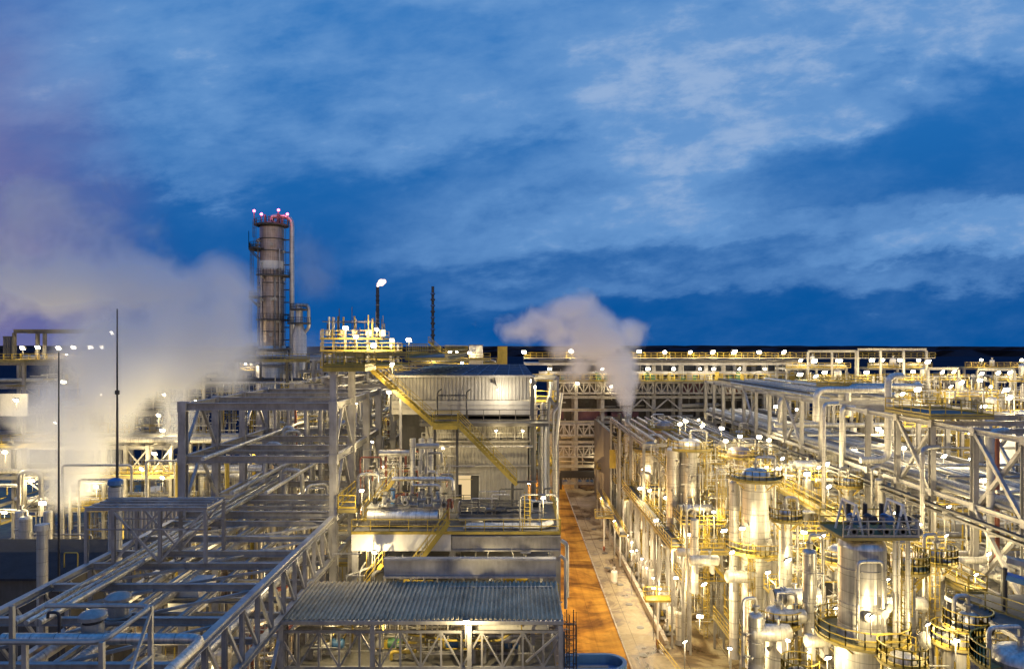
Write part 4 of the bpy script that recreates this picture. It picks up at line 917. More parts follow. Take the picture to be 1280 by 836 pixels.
# upper walkway of the rack, its green-yellow lamplight put into the equipment colours
t = Thing('rack_gallery', 'long lit gallery with railings along the top of the far crosswise rack', 'gallery', (X(660),YB,30))
t.part('deck', MB().box((X(655),YB-3,Z(476)),(X(1180),YB-1.2,Z(475))), 'ydeck')
t.part('roof', MB().box((X(655),YB-3.4,Z(456)),(X(985),YB+6,Z(453))), 'steel')
t.part('top_deck', MB().box((X(655),YB-3.2,Z(448)),(X(1160),YB-0.5,Z(447))), 'steel')
railing(t, [(X(655),YB-3,Z(475)),(X(1180),YB-3,Z(475))], h=1.6, r=0.07); railing(t, [(X(655),YB-3.1,Z(447)),(X(1160),YB-3.1,Z(447))], h=1.3, r=0.06)
for i in range(60):
    x = X(660)+i*(X(1180)-X(660))/60+random.uniform(-.4,.4); h = random.uniform(0.8,2.2)
    t.part('equipment_box', MB().box((x-random.uniform(.2,.7),YB-1,Z(475)),(x+random.uniform(.2,.7),YB+0.3,Z(475)+h)), random.choice(['green','yellow','cladw','ydeck','green','pipe']))
for i in range(26):
    x0_ = random.uniform(X(690),X(900)); w = random.uniform(6,26); zz = random.choice([Z(489),Z(508),Z(522),Z(548),Z(577),Z(600),Z(540),Z(570)])+random.uniform(-.4,.4)
    pipe([(x0_,YB+random.uniform(0.5,6),zz),(min(x0_+w,X(905)),YB+random.uniform(0.5,6),zz)], random.choice([.15,.25,.35,.5]), random.choice(['clad','cladw','pipe','white','pipe']), ('{n} pipe laid across the far crosswise rack, counted outward from above the road', x0_), name='rack_pipe')
# grey slab wall standing along the road on the rack side + white post with the steam vent
solo('slab_wall', MB().box((X(762,150),150,0),(X(762,150)+0.8,178,Z(540,150))), 'steeld', 'tall dark slab wall standing along the road below the small steam plume', 'wall')
t = Thing('vent_stack', 'slim pale vent stack letting out the small steam plume over the road', 'vent stack', (X(784,140),140,0))
t.part('stack', MB().tube((X(784,140),140,0),(X(784,140),140,Z(523,140)),0.45,14), 'white', smooth=True); t.part('stack', MB().tube((X(781,140)-0.9,140.5,8),(X(781,140)-0.9,140.5,Z(517,140)),0.4,12), 'steeld', smooth=True)
t.part('stack_cap', MB().tube((X(784,140),140,Z(523,140)),(X(784,140),140,Z(519,140)),0.6,14), 'galv', smooth=True)
for k in range(9): t.part('clamp', MB().cbox((X(782.5,140),140.2,6+k*2.3),1.8,0.5,0.3), 'steeld')
t = steel_frame('braced_tower', 'square steel tower with crossed braces beside the small steam vent', [X(791,140),X(811,140),X(831,140)], [140,146], [Z(603,140),Z(587,140),Z(572,140),Z(556,140),Z(541,140)], 0, 0.4, 0.4, brace_x=[(140,0,k) for k in range(1,5)]+[(140,1,k) for k in range(1,5)], m_='galv')
# far-road gate and orange works under the rack
t = Thing('road_gate', 'low dark gate beam over the far end of the ochre road', 'gate', (X(700),182,0)); t.part('beam', MB().box((X(699),181.5,2.9),(X(745),182.5,4.6)), 'dark'); t.part('post', MB().box((X(699),181.5,0),(X(702),182.5,2.9)), 'dark'); t.part('post', MB().box((X(743),181.5,0),(X(746),182.5,2.9)), 'dark')
for (px, mm) in ((752,'yellow'),(771,'ydeck')):
    x = X(px,165); platform('road_scaffold', ('{n} small yellow scaffold by the far road end, counted away from the road', x), x-1, x+1.6, 165, 168, Z(585 if px < 760 else 600,165), 'sew', legs=0, dm='ydeck')
# fence panels with signboard look along the slab
solo('sign_board', MB().box((X(762,146),146,Z(585,146)),(X(773,146),146.15,Z(562,146))), 'yellow', 'faded orange-yellow board on the dark slab wall by the road', 'board')

# ================================================================== BROWN DISTILLATION TOWER
YT = 150
cx = X(340,YT)
tw = Thing('distillation_tower', 'very tall brown and silver distillation tower with side platforms and red beacons on top', 'tower', (cx,YT,0))
ztop = Z(285,YT)
tw.part('lower_shell', MB().lathe((cx,YT,0),[(3.2,0),(3.2,Z(440,YT)),(2.75,Z(434,YT)),(2.55,Z(432,YT))],32), 'clad', smooth=True)
tw.part('shell', MB().lathe((cx,YT,0),[(2.55,Z(432,YT)),(2.5,Z(338,YT))],32), 'brown', smooth=True)
tw.part('pale_band', MB().lathe((cx,YT,0),[(2.54,Z(338,YT)),(2.54,Z(327,YT))],32), 'white', smooth=True)
tw.part('shell', MB().lathe((cx,YT,0),[(2.45,Z(327,YT)),(2.45,ztop)],32), 'brown', smooth=True)
tw.part('head', MB().lathe((cx,YT,ztop),[(2.45,0),(2.1,0.8),(1.2,1.3),(0.01,1.5)],32), 'brown', smooth=True)
for py in (300,315,345,355,372,400,415): tw.part('stiffener_ring', MB().lathe((cx,YT,Z(py,YT)),[(2.56,0),(2.72,0.03),(2.72,0.18),(2.56,0.21)],32), 'steeld', smooth=True)
ring_deck(tw,(cx,YT,Z(282,YT)),1.5,3.4,0,360,'steeld'); ring_rail(tw,(cx,YT,Z(282,YT)),3.35,0,360,1.2,'steeld')
ring_deck(tw,(cx,YT,Z(436,YT)),3.0,4.3,0,360,'steeld'); ring_rail(tw,(cx,YT,Z(436,YT)),4.2,0,360,1.2,'galv')
ring_deck(tw,(cx,YT,Z(455,YT)),3.2,4.4,0,360,'steeld'); ring_rail(tw,(cx,YT,Z(455,YT)),4.3,0,360,1.2,'galv')
for py in (312,372,436):
    z = Z(py,YT); ex = 2.0 if py < 430 else 2.6
    ring_deck(tw,(cx,YT,z),2.6,2.6+ex,140,250,'steeld'); ring_rail(tw,(cx,YT,z),2.5+ex,140,250,1.2,'steeld')
    tw.part('platform_bracket', MB().bar((cx-2.5,YT-0.6,z-2.2),(cx-2.6-ex*0.9,YT-0.6,z-0.2),0.16).bar((cx-1.8,YT-1.8,z-2.2),(cx-2.6-ex*0.5,YT-2.6,z-0.2),0.16), 'steeld')
for a in (288,350): tw.part('bracket_post', MB().bar((cx-4.4,YT-1.2,Z(312,YT)),(cx-4.4,YT-1.2,Z(290,YT)),0.1), 'steeld')
ladder(tw, cx-3.2, YT-2.4, Z(372,YT), Z(312,YT), m_='steeld'); ladder(tw, cx-2.6, YT-2.6, Z(312,YT), Z(283,YT), m_='steeld'); ladder(tw, cx-3.6, YT-2.4, Z(436,YT), Z(372,YT), m_='steeld', cage=False)
ladder(tw, cx+3.0, YT-1.2, Z(432,YT), Z(290,YT), m_='steeld', cage=False); 
xp = X(365,YT)
tw.part('downcomer_pipe', MB().path([(cx,YT,ztop+1.2),(cx,YT,ztop+2.4),(xp,YT,ztop+2.4),(xp,YT,Z(470,YT))],0.5,14,2.0), 'clad', smooth=True)
z = Z(300,YT)
while z > Z(450,YT): tw.part('pipe_bracket', MB().bar((cx+2.4,YT,z),(xp,YT,z),0.22), 'steeld'); z -= 2.6
for (px,py) in ((322,266),(331,270),(352,265),(363,270)):
    x = X(px,YT); zz = Z(py,YT); tw.part('beacon_post', MB().bar((x,YT-2.0,Z(284,YT)),(x,YT-2.0,zz-0.2),0.16), 'steeld')
    bc = tw.part('red_beacon', MB().ball((x,YT-2.0,zz),0.26,12), 'red', smooth=True)
    ld = bpy.data.lights.new('beacon_light','POINT'); ld.energy = 160; ld.shadow_soft_size = 0.05; ld.color=(1,.12,.25); lo = bpy.data.objects.new('beacon_light',ld); COL.objects.link(lo); lo.parent = tw.o; lo.location = (x-cx,-2.9,zz)
for i in range(10):
    x = cx+random.uniform(-2.6,2.6); tw.part('top_valve', MB().tube((x,YT-1.5,Z(284,YT)),(x,YT-1.5,Z(284,YT)+random.uniform(1,2.6)),random.choice([.12,.2,.3])), 'steeld')
tw.part('manway', MB().lathe((cx-1.0,YT-3.2,Z(473,YT)),[(0.5,-0.3),(0.5,0.3)],16,'y').lathe((cx-3.0+0.6,YT-3.0,Z(473,YT)),[(0.5,-0.3),(0.5,0.3)],16,'y'), 'dark')
for k in range(16):
    a_ = random.uniform(190,350); zz = random.uniform(Z(430,YT),Z(290,YT)); dx,dy = math.cos(R(a_)),math.sin(R(a_))
    tw.part('tower_nozzle', MB().tube((cx+dx*2.4,YT+dy*2.4,zz),(cx+dx*3.2,YT+dy*3.2,zz),0.22,10).tube((cx+dx*3.1,YT+dy*3.1,zz),(cx+dx*3.25,YT+dy*3.25,zz),0.36,12),'galv',smooth=True)
for k,(a_,za,zb,rr) in enumerate(((215,300,430,.16),(240,330,440,.12),(300,340,470,.2),(320,312,440,.14))):
    dx,dy = math.cos(R(a_))*2.85,math.sin(R(a_))*2.85
    tw.part('tower_pipe', MB().path([(cx+dx*.85,YT+dy*.85,Z(za,YT)),(cx+dx,YT+dy,Z(za,YT)),(cx+dx,YT+dy,Z(zb,YT))],rr,8),'clad' if k%2 else 'pipe',smooth=True)
for py in (345,400): ring_deck(tw,(cx,YT,Z(py,YT)),2.6,3.7,230,400,'steeld'); ring_rail(tw,(cx,YT,Z(py,YT)),3.6,230,400,1.2,'steeld')
# smaller column with looped pipe next to it
YS = 148; xs_ = X(374,YS)
t = Thing('side_column', 'short dark column with a hooked pipe right beside the distillation tower', 'tower', (xs_,YS,0))
t.part('shell', MB().lathe((xs_,YS,0),[(1.5,0),(1.5,Z(420,YS)),(0.8,Z(405,YS)),(0.7,Z(384,YS))],20), 'clad', smooth=True)
ring_deck(t,(xs_,YS,Z(404,YS)),0.8,2.4,0,360,'steeld'); ring_rail(t,(xs_,YS,Z(404,YS)),2.3,0,360,1.2,'steeld'); ring_deck(t,(xs_,YS,Z(387,YS)),0.4,1.9,0,360,'steeld'); ring_rail(t,(xs_,YS,Z(387,YS)),1.8,0,360,1.2,'steeld')
t.part('hooked_pipe', MB().path([(xs_-0.5,YS,Z(384,YS)),(xs_-0.5,YS,Z(381,YS)),(X(386,YS),YS,Z(381,YS)),(X(386,YS),YS,Z(410,YS)),(X(380,YS),YS,Z(416,YS)),(X(380,YS),YS,Z(440,YS))],0.35,12), 'clad', smooth=True)
for i in range(14):
    x = X(random.uniform(372,410),140); z = Z(random.uniform(440,475),140); w = random.uniform(3,8)
    pipe([(x,140,z-6),(x,140,z),(x+w,140,z),(x+w,140,z-4)],random.choice([.12,.2,.3]),random.choice(['clad','pipe','steeld']),('{n} bent pipe at the foot of the short dark column, counted toward the lamp cluster',x),name='loop_pipe')
t = steel_frame('far_frame','grey frame with walkways between the distillation tower and the lamp cluster',[X(372,138),X(392,138),X(412,138),X(432,138)],[138,144],[24,28,31.5,34],0,0.5,0.45)

# flare and thin stack
YF = 330; x = X(472,YF)
t = Thing('flare_stack', 'distant flare stack with a burning gas flame at its tip', 'flare stack', (x,YF,0))
t.part('stack', MB().tube((x,YF,0),(x,YF,Z(359,YF)),0.75,12), 'steeld', smooth=True)
for k in range(12): t.part('guy_ring', MB().lathe((x,YF,Z(436,YF)+k*2.2),[(0.8,0),(1.0,0.1),(1.0,0.4),(0.8,0.5)],12), 'galv' if k % 3 == 0 else 'steeld')
t.part('flame', MB().ball((x+1.7,YF,Z(353.2,YF)),1.55,14).ball((x+0.6,YF,Z(355.2,YF)),0.95,12).ball((x+2.9,YF,Z(352.0,YF)),1.05,12).ball((x+0.1,YF,Z(357.3,YF)),0.55,10), 'flame', smooth=True)
YF = 280; x = X(541,YF)
t = Thing('lattice_stack', 'distant thin dark stack without a flame, farther toward the building roof than the flare', 'stack', (x,YF,0)); t.part('stack', MB().tube((x,YF,0),(x,YF,Z(358,YF)),0.55,10), 'steeld', smooth=True)
for k in range(10): t.part('collar', MB().lathe((x,YF,Z(435,YF)+k*2.3),[(0.6,0),(0.9,0.1),(0.9,0.7),(0.6,0.8)],10), 'bluep' if k % 2 else 'steeld')
# lightning masts in the west foreground
for (px,ytop,pyb,Y,lab) in ((73.5,440,716,52,'thicker thin black lightning mast standing beside the dark gabled roof'),(146.5,386,600,50,'slim black lightning mast rising from a capped beige stub on the box frame')):
    x = (px-640)*Y/F; t = Thing('lightning_mast', lab, 'mast', (x,Y,Z(pyb,Y)), 'lightning masts')
    z0_ = Z(pyb,Y); z1_ = Z(ytop,Y)
    if px < 100: z0_ = 0
    t.part('mast', MB().tube((x,Y,z0_),(x,Y,z1_),0.14 if px < 100 else 0.1,8,0.04), 'dark', smooth=True); t.part('joint', MB().tube((x,Y,(z0_+z1_)/2),(x,Y,(z0_+z1_)/2+0.3),0.16,8), 'dark')
x,y,_ = at(144,612,50); t = Thing('capped_stub','beige capped duct stub with a blue lid carrying the slim lightning mast','duct',(x,y,22))
t.part('duct', MB().lathe((x,y,0),[(0.44,18),(0.44,Z(608,50))],16), 'cladw', smooth=True); t.part('lid', MB().lathe((x,y,Z(607,50)),[(0.35,0),(0.48,0.1),(0.48,0.4),(0.22,0.55),(0.01,0.56)],16), 'bluep', smooth=True)
# ================================================================== WEST PROCESS AREA
random.seed(41)
t = Thing('gabled_shed', 'low dark-roofed shed beside the truss pipe bridge', 'shed', (-45,67,0))
t.part('wall', MB().box((-52,62,0),(-38.5,73,16.1)), 'steeld')
t.part('roof', MB().add([(-52.4,61.6,16.15),(-38.1,61.6,16.15),(-38.1,67.5,16.75),(-52.4,67.5,16.75),(-38.1,73.4,16.4),(-52.4,73.4,16.4),(-52.4,61.6,15.95),(-38.1,61.6,15.95),(-38.1,67.5,16.55),(-52.4,67.5,16.55),(-38.1,73.4,16.2),(-52.4,73.4,16.2)], [(0,1,2,3),(3,2,4,5),(7,6,9,8),(8,9,11,10),(0,6,7,1),(5,4,10,11),(1,7,8,2),(2,8,10,4),(0,3,9,6),(3,5,11,9)]), 'darkroof')
t.part('roof_hatch', MB().path([(-39.8,64,16.3),(-39.8,64,17.7),(-38.6,64,17.7),(-38.6,64,16.3)],0.06,6), 'yellow')
x,y,_ = at(53,690,60); t = Thing('duct_post','thick beige capped post in front of the dark-roofed shed','post',(x,y,0)); t.part('post', MB().tube((x,y,0),(x,y,Z(662,60)),0.42,14),'cladw',smooth=True); t.part('cap', MB().tube((x,y,Z(662,60)),(x,y,Z(655,60)),0.55,14),'cladw',smooth=True)
for i,(px,py,Y,r) in enumerate(((27,640,90,.7),(32,648,88,.7),(60,640,88,.5))):
    x,y,z = at(px,py,Y); vessel('stand_vessel', ('{n} slim upright vessel behind the dark-roofed shed, counted toward the bridge', px), x,y,3,z,r,'cladw',nozzles=1,side_pipe=False)
# rack along x with bright columns
xsW = [X(p,100) for p in (-20,30,78,130,157,185,214)]
steel_frame('west_rack','lit grey pipe rack with pale columns seen between the steam and the tall frame', xsW, [100,106], [8,13.5,18,22.2], 0, 0.45, 0.4, brace_x=[(100,4,3),(100,5,3),(100,1,2)], m_='galv')
steel_frame('west_rack','long grey pipe rack behind the drifting steam on the far shed side', [X(p,128) for p in (-60,-15,30,75,120,165,210,255)], [128,136], [14,20,24.5,29,33.2], 0, 0.5, 0.45, brace_x=[(128,2,3),(128,3,4)])
t = Thing('gantry_frame','tall portal gantry rising out of the steam above the row of starry lamps','gantry',(X(18,130),130,33))
for px in (18,47,56,143): t.part('column', MB().ibeam((X(px,130),130,33.3),(X(px,130),130,Z(416,130)),0.5,0.5),'steeld')
t.part('top_beam', MB().ibeam((X(17,130),130,Z(414,130)),(X(145,130),130,Z(414,130)),0.5,0.7),'steeld'); t.part('rear_beam', MB().ibeam((X(17,130),134,Z(414,130)),(X(145,130),134,Z(414,130)),0.5,0.7),'steeld')
t = Thing('lattice_box','small dark slatted box frame beside the gantry above the steam','frame',(X(8,131),131,33))
for i in range(6): t.part('slat', MB().bar((X(5+i*2.4,131),131,33.3),(X(5+i*2.4,131),131,Z(421,131)),0.2),'steeld')
t.part('top_rim', MB().bar((X(4,131),131,Z(421,131)),(X(18,131),131,Z(421,131)),0.25),'steeld')
for (z0_,n,yy,lab) in ((33.5,7,129,'top'),(29.3,7,129,'second'),(24.8,8,129,'third'),(22.5,6,101,'highest near'),(18.3,7,101,'middle near'),(13.8,7,101,'lowest near')):
    for i in range(n):
        r = random.choice([.12,.2,.3,.45]); a = random.uniform(-95,-60) if yy > 110 else random.uniform(-75,-50); b = a+random.uniform(18,50)
        b = min(b, -34)
        pipe([(a,yy+i*0.85-r,z0_+r),(b,yy+i*0.85-r,z0_+r)] if i % 3 else [(a,yy+i*.85-r,z0_+r),(b,yy+i*.85-r,z0_+r),(b,yy+i*.85-r,z0_-4)], r, random.choice(['clad','cladw','pipe','galv','steeld']), ('{n} pipe on the %s level of the steam-side racks, counted back from the shed' % lab, i), name='rack_pipe')
for i,(x0_,x1_,y0_,y1_,z) in enumerate([(-95,-60,126,128,33.6),(-70,-36,126,128,33.6),(-95,-62,98,99.8,22.6),(-62,-46,98,99.8,18.4),(-60,-34,98,99.8,13.9),(-44,-32,88,90,10.2),(-62,-46,84,86,8.2),(-80,-64,90,92,14)]):
    platform('process_walkway', ('{n} yellow-railed walkway in the racks on the steam side, counted up from the ground', z+i*0.01), x0_,x1_,y0_,y1_,z,'sn', legs=0 if z < 12 else None)
for i in range(11):
    x = random.uniform(-66,-36); y = random.uniform(84,122); h = random.uniform(7,17)
    vessel('process_vessel', ('{n} upright vessel among the racks on the steam side, counted away from the tall frame', out(x,y)), x,y,1,1+h,random.uniform(.6,1.5),random.choice(['cladw','clad','brown','white']), rings=[(1+h*0.7,180,360,1.0)] if i % 2 else ())
for i in range(40):
    x = random.uniform(-72,-31); y = random.uniform(86,124); zt = random.uniform(8,22); L_ = random.uniform(2,9); 
    pipe([(x,y,1),(x,y,zt),(x+L_,y,zt),(x+L_,y,zt-random.uniform(2,7))], random.choice([.1,.15,.22,.3]), random.choice(['cladw','clad','cladw','yellow','pipe','galv']), ('{n} looping pipe among the racks on the steam side, counted away from the tall frame', out(x,y)), name='loop_pipe')
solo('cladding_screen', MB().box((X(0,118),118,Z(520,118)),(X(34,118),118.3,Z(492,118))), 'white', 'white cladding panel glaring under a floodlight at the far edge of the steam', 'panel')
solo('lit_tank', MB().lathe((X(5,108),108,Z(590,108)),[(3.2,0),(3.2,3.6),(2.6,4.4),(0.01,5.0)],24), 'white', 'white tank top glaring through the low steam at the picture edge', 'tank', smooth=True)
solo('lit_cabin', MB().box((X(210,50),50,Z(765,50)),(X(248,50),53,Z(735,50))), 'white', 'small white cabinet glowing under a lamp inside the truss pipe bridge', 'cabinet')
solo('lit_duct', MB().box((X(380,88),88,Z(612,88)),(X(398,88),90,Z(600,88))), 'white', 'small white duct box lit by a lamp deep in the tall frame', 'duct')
solo('beige_wall', MB().sheet((X(155,80),80,Z(690,80)),(X(240,80)-X(155,80),0,0),(0,0,Z(632,80)-Z(690,80)),(0,-1,0),0.4,0.06), 'cladw', 'pale sheet wall seen through the light box frame on the bridge', 'wall')
# below the bridge
for i in range(9):
    x = random.uniform(-26,-16); y = random.uniform(36,56); vessel('low_pot', ('{n} squat tank below the truss pipe bridge, counted back from the elbow pipe', y), x,y,8,random.uniform(12,15.5),random.uniform(.5,1.1),random.choice(['cladw','clad','pipe']),nozzles=2,side_pipe=False,n=18)
platform('bridge_underdeck','grated deck below the truss pipe bridge', -30,-15.5,30,62,8.0,'sew',legs=0)
for i in range(30):
    x = random.uniform(-27,-16); y = random.uniform(34,60); zt = random.uniform(11,17); L_ = random.uniform(1,4)
    pipe([(x,y,8.1),(x,y,zt),(x+L_,y,zt),(x+L_,y+2,zt)], random.choice([.08,.12,.2,.28]), random.choice(['cladw','clad','galv','pipe','piper']), ('{n} bent pipe below the truss pipe bridge, counted back from the elbow pipe', y), name='loop_pipe')
for i in range(8):
    x = -26+i*1.35; y = 40+i*1.7; valve(x,y,12.5,1.1,'y',('{n} valve below the truss pipe bridge, counted toward the shelter', x))

# ================================================================== EAST PIPE RACK (parallel to the road)
random.seed(51)
ysR = [49.3,55.4,61.5,67.7,73.8,79.9,86.0]
ER0, ER1 = 39.5, 52.0
def pair_x(t, x, y0_, y1_, z0_, z1_): 
    t.part('brace', MB().bar((x-0.05,y0_+0.2,z0_),(x-0.05,y1_-0.2,z1_),0.3), 'steel'); t.part('brace', MB().bar((x+0.3,y1_-0.2,z0_),(x+0.3,y0_+0.2,z1_),0.3), 'steel')
t = steel_frame('east_rack','heavy grey pipe rack with crossed braces east of the silver vessels, its near half', [ER0,ER1], ysR, [16,22.6,29], 0, 0.48, 0.4)
pair_x(t, ER0, 67.7, 73.8, 22.6, 28.6); pair_x(t, ER0, 55.4, 61.5, 22.6, 28.6); pair_x(t, ER0, 55.4, 61.5, 16.2, 22.2); pair_x(t, ER1, 73.8, 79.9, 22.6, 28.6)
ysR2 = [92.1,98.2,104.3,110.4,116.5,122.6,128.7,134.8,140.9,147]
t = steel_frame('east_rack','far half of the heavy rack east of the vessels, with blue-lit pipes on top', [ER0,ER1], ysR2, [16,22.6,29], 0, 0.45, 0.36)
pair_x(t, ER0, 98.2, 104.3, 22.6, 28.6); pair_x(t, ER0, 116.5, 122.6, 22.6, 28.6)
for z, nm in ((29.05,'top'),(22.65,'middle'),(16.05,'lowest')):
    x = ER0+0.7
    while x < ER1-0.5:
        r = random.choice([.12,.16,.22,.3,.4]); y0_ = random.choice([74,80,86,92,98]) if z > 28 else random.choice([50,50,56,62]); y1_ = random.choice([122,135,147,149])
        if z > 28: y0_ = random.choice([93,98,104]); x += 0.9
        pipe([(x,y0_,z+r),(x,y1_,z+r)], r, random.choice(['clad','clad','galv','cladw','pipe','steeld']), ('{n} pipe on the %s tier of the heavy eastern rack, counted away from the road' % nm, x), name='rack_pipe'); x += 2*r+random.uniform(.2,.55)
for z in (16.6,23.4):
    for y in (58,64.5,71,83,95,107): pipe([(ER0-0.5,y,z+0.9),(ER1+6,y,z+0.9)], random.choice([.15,.25,.35]), random.choice(['clad','cladw','pipe']), ('{n} pipe crossing above the rack tiers east of the vessels, counted back along the rack', y+z), name='cross_pipe')
# cable trays along inner side
for i, z in enumerate((21.4, 20.9)):
    t = Thing('cable_tray', '%s of two long cable trays hung on the vessel side of the heavy rack' % ('upper','lower')[i], 'cable tray', (38.9,56,z), 'trays on the heavy rack')
    t.part('tray', MB().box((38.5+i*0.1,50,z),(39.0,118,z+0.18)), 'steeld')
    for y in range(52,118,6): t.part('tray_bracket', MB().box((38.3,y,z-0.25),(39.2,y+0.12,z-0.02)), 'steel')
# vertical big pipes between posts
for (px,py0,py1,Y,r,mm) in ((1110,470,575,78,.35,'cladw'),(1238,540,700,60,.3,'cladw'),(1246,540,700,62,.22,'piper'),(1052,510,600,85,.25,'cladw'),(1030,505,640,80,.2,'clad'),(1153,560,690,66,.2,'clad')):
    x,y,z = at(px,py0,Y); zb = Z(py1,Y); pipe([(x+2.0,y+1,z),(x,y,z),(x,y,zb),(x-3.0,y,zb)], r, mm, ('{n} stout riser pipe beside the heavy rack columns, counted away from the road', out(x,y)), name='riser_pipe')
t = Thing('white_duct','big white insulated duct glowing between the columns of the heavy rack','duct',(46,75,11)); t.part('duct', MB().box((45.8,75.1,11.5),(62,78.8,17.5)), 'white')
for x in (49,52.8,56.6): t.part('seam', MB().box((x,74.98,11.5),(x+0.1,75.08,17.5)), 'galv')
for x in (47,60): t.part('leg', MB().box((x,76,0),(x+0.5,78,11.45)), 'steel')
solo('white_tank', MB().lathe((X(1290,88),88,0),[(4.2,0),(4.2,Z(548,88)),(3.6,Z(540,88)),(0.01,Z(532,88))],32), 'white', 'tall white tank at the picture edge behind the braced heavy rack', 'tank', smooth=True)
platform('rack_platform','yellow platform perched on top of the heavy rack columns',38.6,44.5,66.5,74.5,29.6,'swen')
platform('rack_platform','short yellow platform on top of the heavy rack farther back by the blue pipes',44,50,100,104,30.6,'swen')

# ================================================================== MAIN VESSEL AREA
random.seed(61)
# long low gallery along the road
t = platform('road_gallery','long yellow-railed gallery following the ochre road in front of the silver vessels',19.0,20.6,86,124,12.0,'swen',legs=0,cat='gallery')
platform('road_gallery','lower concrete-side gallery with yellow rails at the far end of the yard',17.6,18.9,118,150,5.2,'we',legs=0)
platform('road_gallery','low near gallery with yellow rails in the lamplight at the bottom of the yard',21.5,23.2,42,66,8.5,'we',legs=0)
platform('road_gallery','lowest walkway with yellow rails beside the stained yard',24.0,25.4,67,86,4.0,'we',legs=0)
platform('high_gallery','long yellow gallery along the inner vessel row, high between columns',33.6,35.0,53,92,18.0,'wes',legs=0,cat='gallery',dm='ydeck')
platform('high_gallery','far continuation of the high yellow gallery, half lost among starry lamps',33.6,35.0,93,145,18.2,'wen',legs=0,cat='gallery',dm='ydeck')
for i,(x0_,x1_,y0_,y1_,z) in enumerate([(19.0,27,94.5,96.5,11.7),(25.4,33.5,71,72.6,12.0),(20.7,33.5,84,85.6,12.0),(20.7,33.5,106,108,12.0),(20.7,33.5,120,122,12.0),(23,33.5,60,61.5,13.0),(35.1,38.6,64,65.5,18.0),(35.1,38.6,80,81.5,18.0),(35.1,38.6,100,101.5,18.2),(27,33.5,95,97,16.5),(24,33,113,115,18.5),(24,33,133,135,19.2),(21,38,142,144,19.0),(28,33.5,76,78,16.0)]):
    platform('cross_walkway', ('{n} yellow cross walkway between the galleries, counted back from the near edge', y0_), x0_,x1_,y0_,y1_,z,'sn',legs=0)
V = vessel
V('distillation_column','fat silver column with a yellow ring platform, just behind the long road gallery',23.5,95,12.2,23.0,1.65,'clad',rings=[(22.6,150,390,1.3)],lad=(1.2,12.2,22.6))
V('distillation_column','thinner silver column standing on the road side of the fat silver column',21.15,94.5,12.2,22.4,0.85,'clad',side_pipe=False)
V('distillation_column','tall pale column with a yellow half-ring platform midway, in the middle of the yard',25.4,75,3,22.6,1.45,'clad',rings=[(15.0,170,300,1.8),(22.3,150,400,1.2)],lad=(-1.0,3,15),n=32)
V('distillation_column','slim pipe-like column hugging the tall pale column',23.6,76.5,3,21.5,0.5,'cladw',side_pipe=False,n=18)
V('distillation_column','huge ribbed silver column topped by a valve deck, nearest the lower edge of the yard',24.3,50,15.9,22.2,1.55,'clad',rings=[(16.1,0,360,1.5)],side_pipe=False,n=36)
V('support_column','wide pale base carrying the huge ribbed silver column',24.3,50,0,15.3,1.75,'cladw',side_pipe=False,rings=[(9.5,180,360,1.3)],cat='column base')
V('distillation_column','short fat silver tank under the dark railed platform at the yard corner',29.3,41.5,6,18.0,1.5,'clad',rings=[(17.8,100,200,1.0)])
V('distillation_column','dark-shouldered column ringed by yellow rails behind the tall pale column',31.6,100,5,21.2,1.7,'brown',rings=[(20.8,130,400,1.4),(13,130,400,1.2)],lad=(0.9,13,20.8))
V('distillation_column','bright column behind the huge ribbed column, ringed twice by yellow rails',30.2,66,4,17.2,1.2,'cladw',rings=[(16.6,120,400,1.2),(11,150,390,1.1)],lad=(-0.6,4,16.6))
V('distillation_column','pale squat column beside the lit exchangers',21.4,58,3,14.6,0.95,'cladw',rings=[(14,150,390,1.0)])
V('distillation_column','white-lit column low beside the near gallery',25.6,46,0,12.4,1.0,'white',rings=[(11,160,380,1.2)])
V('distillation_column','broad column at the far end of the road gallery',22.8,119,6,19.5,1.5,'cladw',rings=[(19,130,400,1.3)])
V('distillation_column','rusty-brown column between the road gallery and the far frames',27,128,6,22,1.6,'brown',rings=[(21.5,130,400,1.3)])
# valve deck on the huge column
t = Thing('valve_deck','grey deck with valves, blue motors and white A-frames atop the huge ribbed silver column','platform',(24.3,50,22.8))
t.part('deck', MB().box((22.3,48.4,22.95),(27.4,52.2,23.15)),'ydeck'); railing(t,[(22.3,48.45,23.15),(27.4,48.45,23.15)],m_='steel'); railing(t,[(22.3,52.15,23.15),(27.4,52.15,23.15)]); railing(t,[(27.35,48.45,23.15),(27.35,52.15,23.15)],m_='steel')
for x in (23.4,26.6): 
    t.part('a_frame', MB().bar((x-0.5,49,23.15),(x,49,25.2),0.12).bar((x+0.5,49,23.15),(x,49,25.2),0.12).bar((x-0.5,51,23.15),(x,51,25.2),0.12).bar((x+0.5,51,23.15),(x,51,25.2),0.12).bar((x,48.9,25.2),(x,51.1,25.2),0.12),'white')
for i in range(4): t.part('motor', MB().lathe((23.6+i*1.15,49.8,24.1),[(0.22,-0.55),(0.32,-0.5),(0.32,0.4),(0.2,0.5)],14,'y'),'bluep' if i%2==0 else 'dark',smooth=True); t.part('valve_stem', MB().tube((23.6+i*1.15,50.5,23.2),(23.6+i*1.15,50.5,25.0),0.16),'dark')
for i in range(5): valve(23.1+i*1.1,49.0,23.5,0.9,'y',('{n} valve on the deck above the huge ribbed column, counted away from the road', i))
pipe([(23.2,48.3,16.2),(23.2,48.3,21.6),(24.9,48.3,21.6),(24.9,48.3,16.3)],0.13,'clad','thin hoop-shaped pipe running up and down the face of the huge ribbed column',name='riser_pipe')
for i,(x,r) in enumerate(((26.2,.13),(26.5,.08),(27.1,.16))): pipe([(x,49.3,22.9),(x,49.3,2)],r,'cladw',('{n} riser standing beside the huge ribbed column, counted away from the road',x),name='riser_pipe')
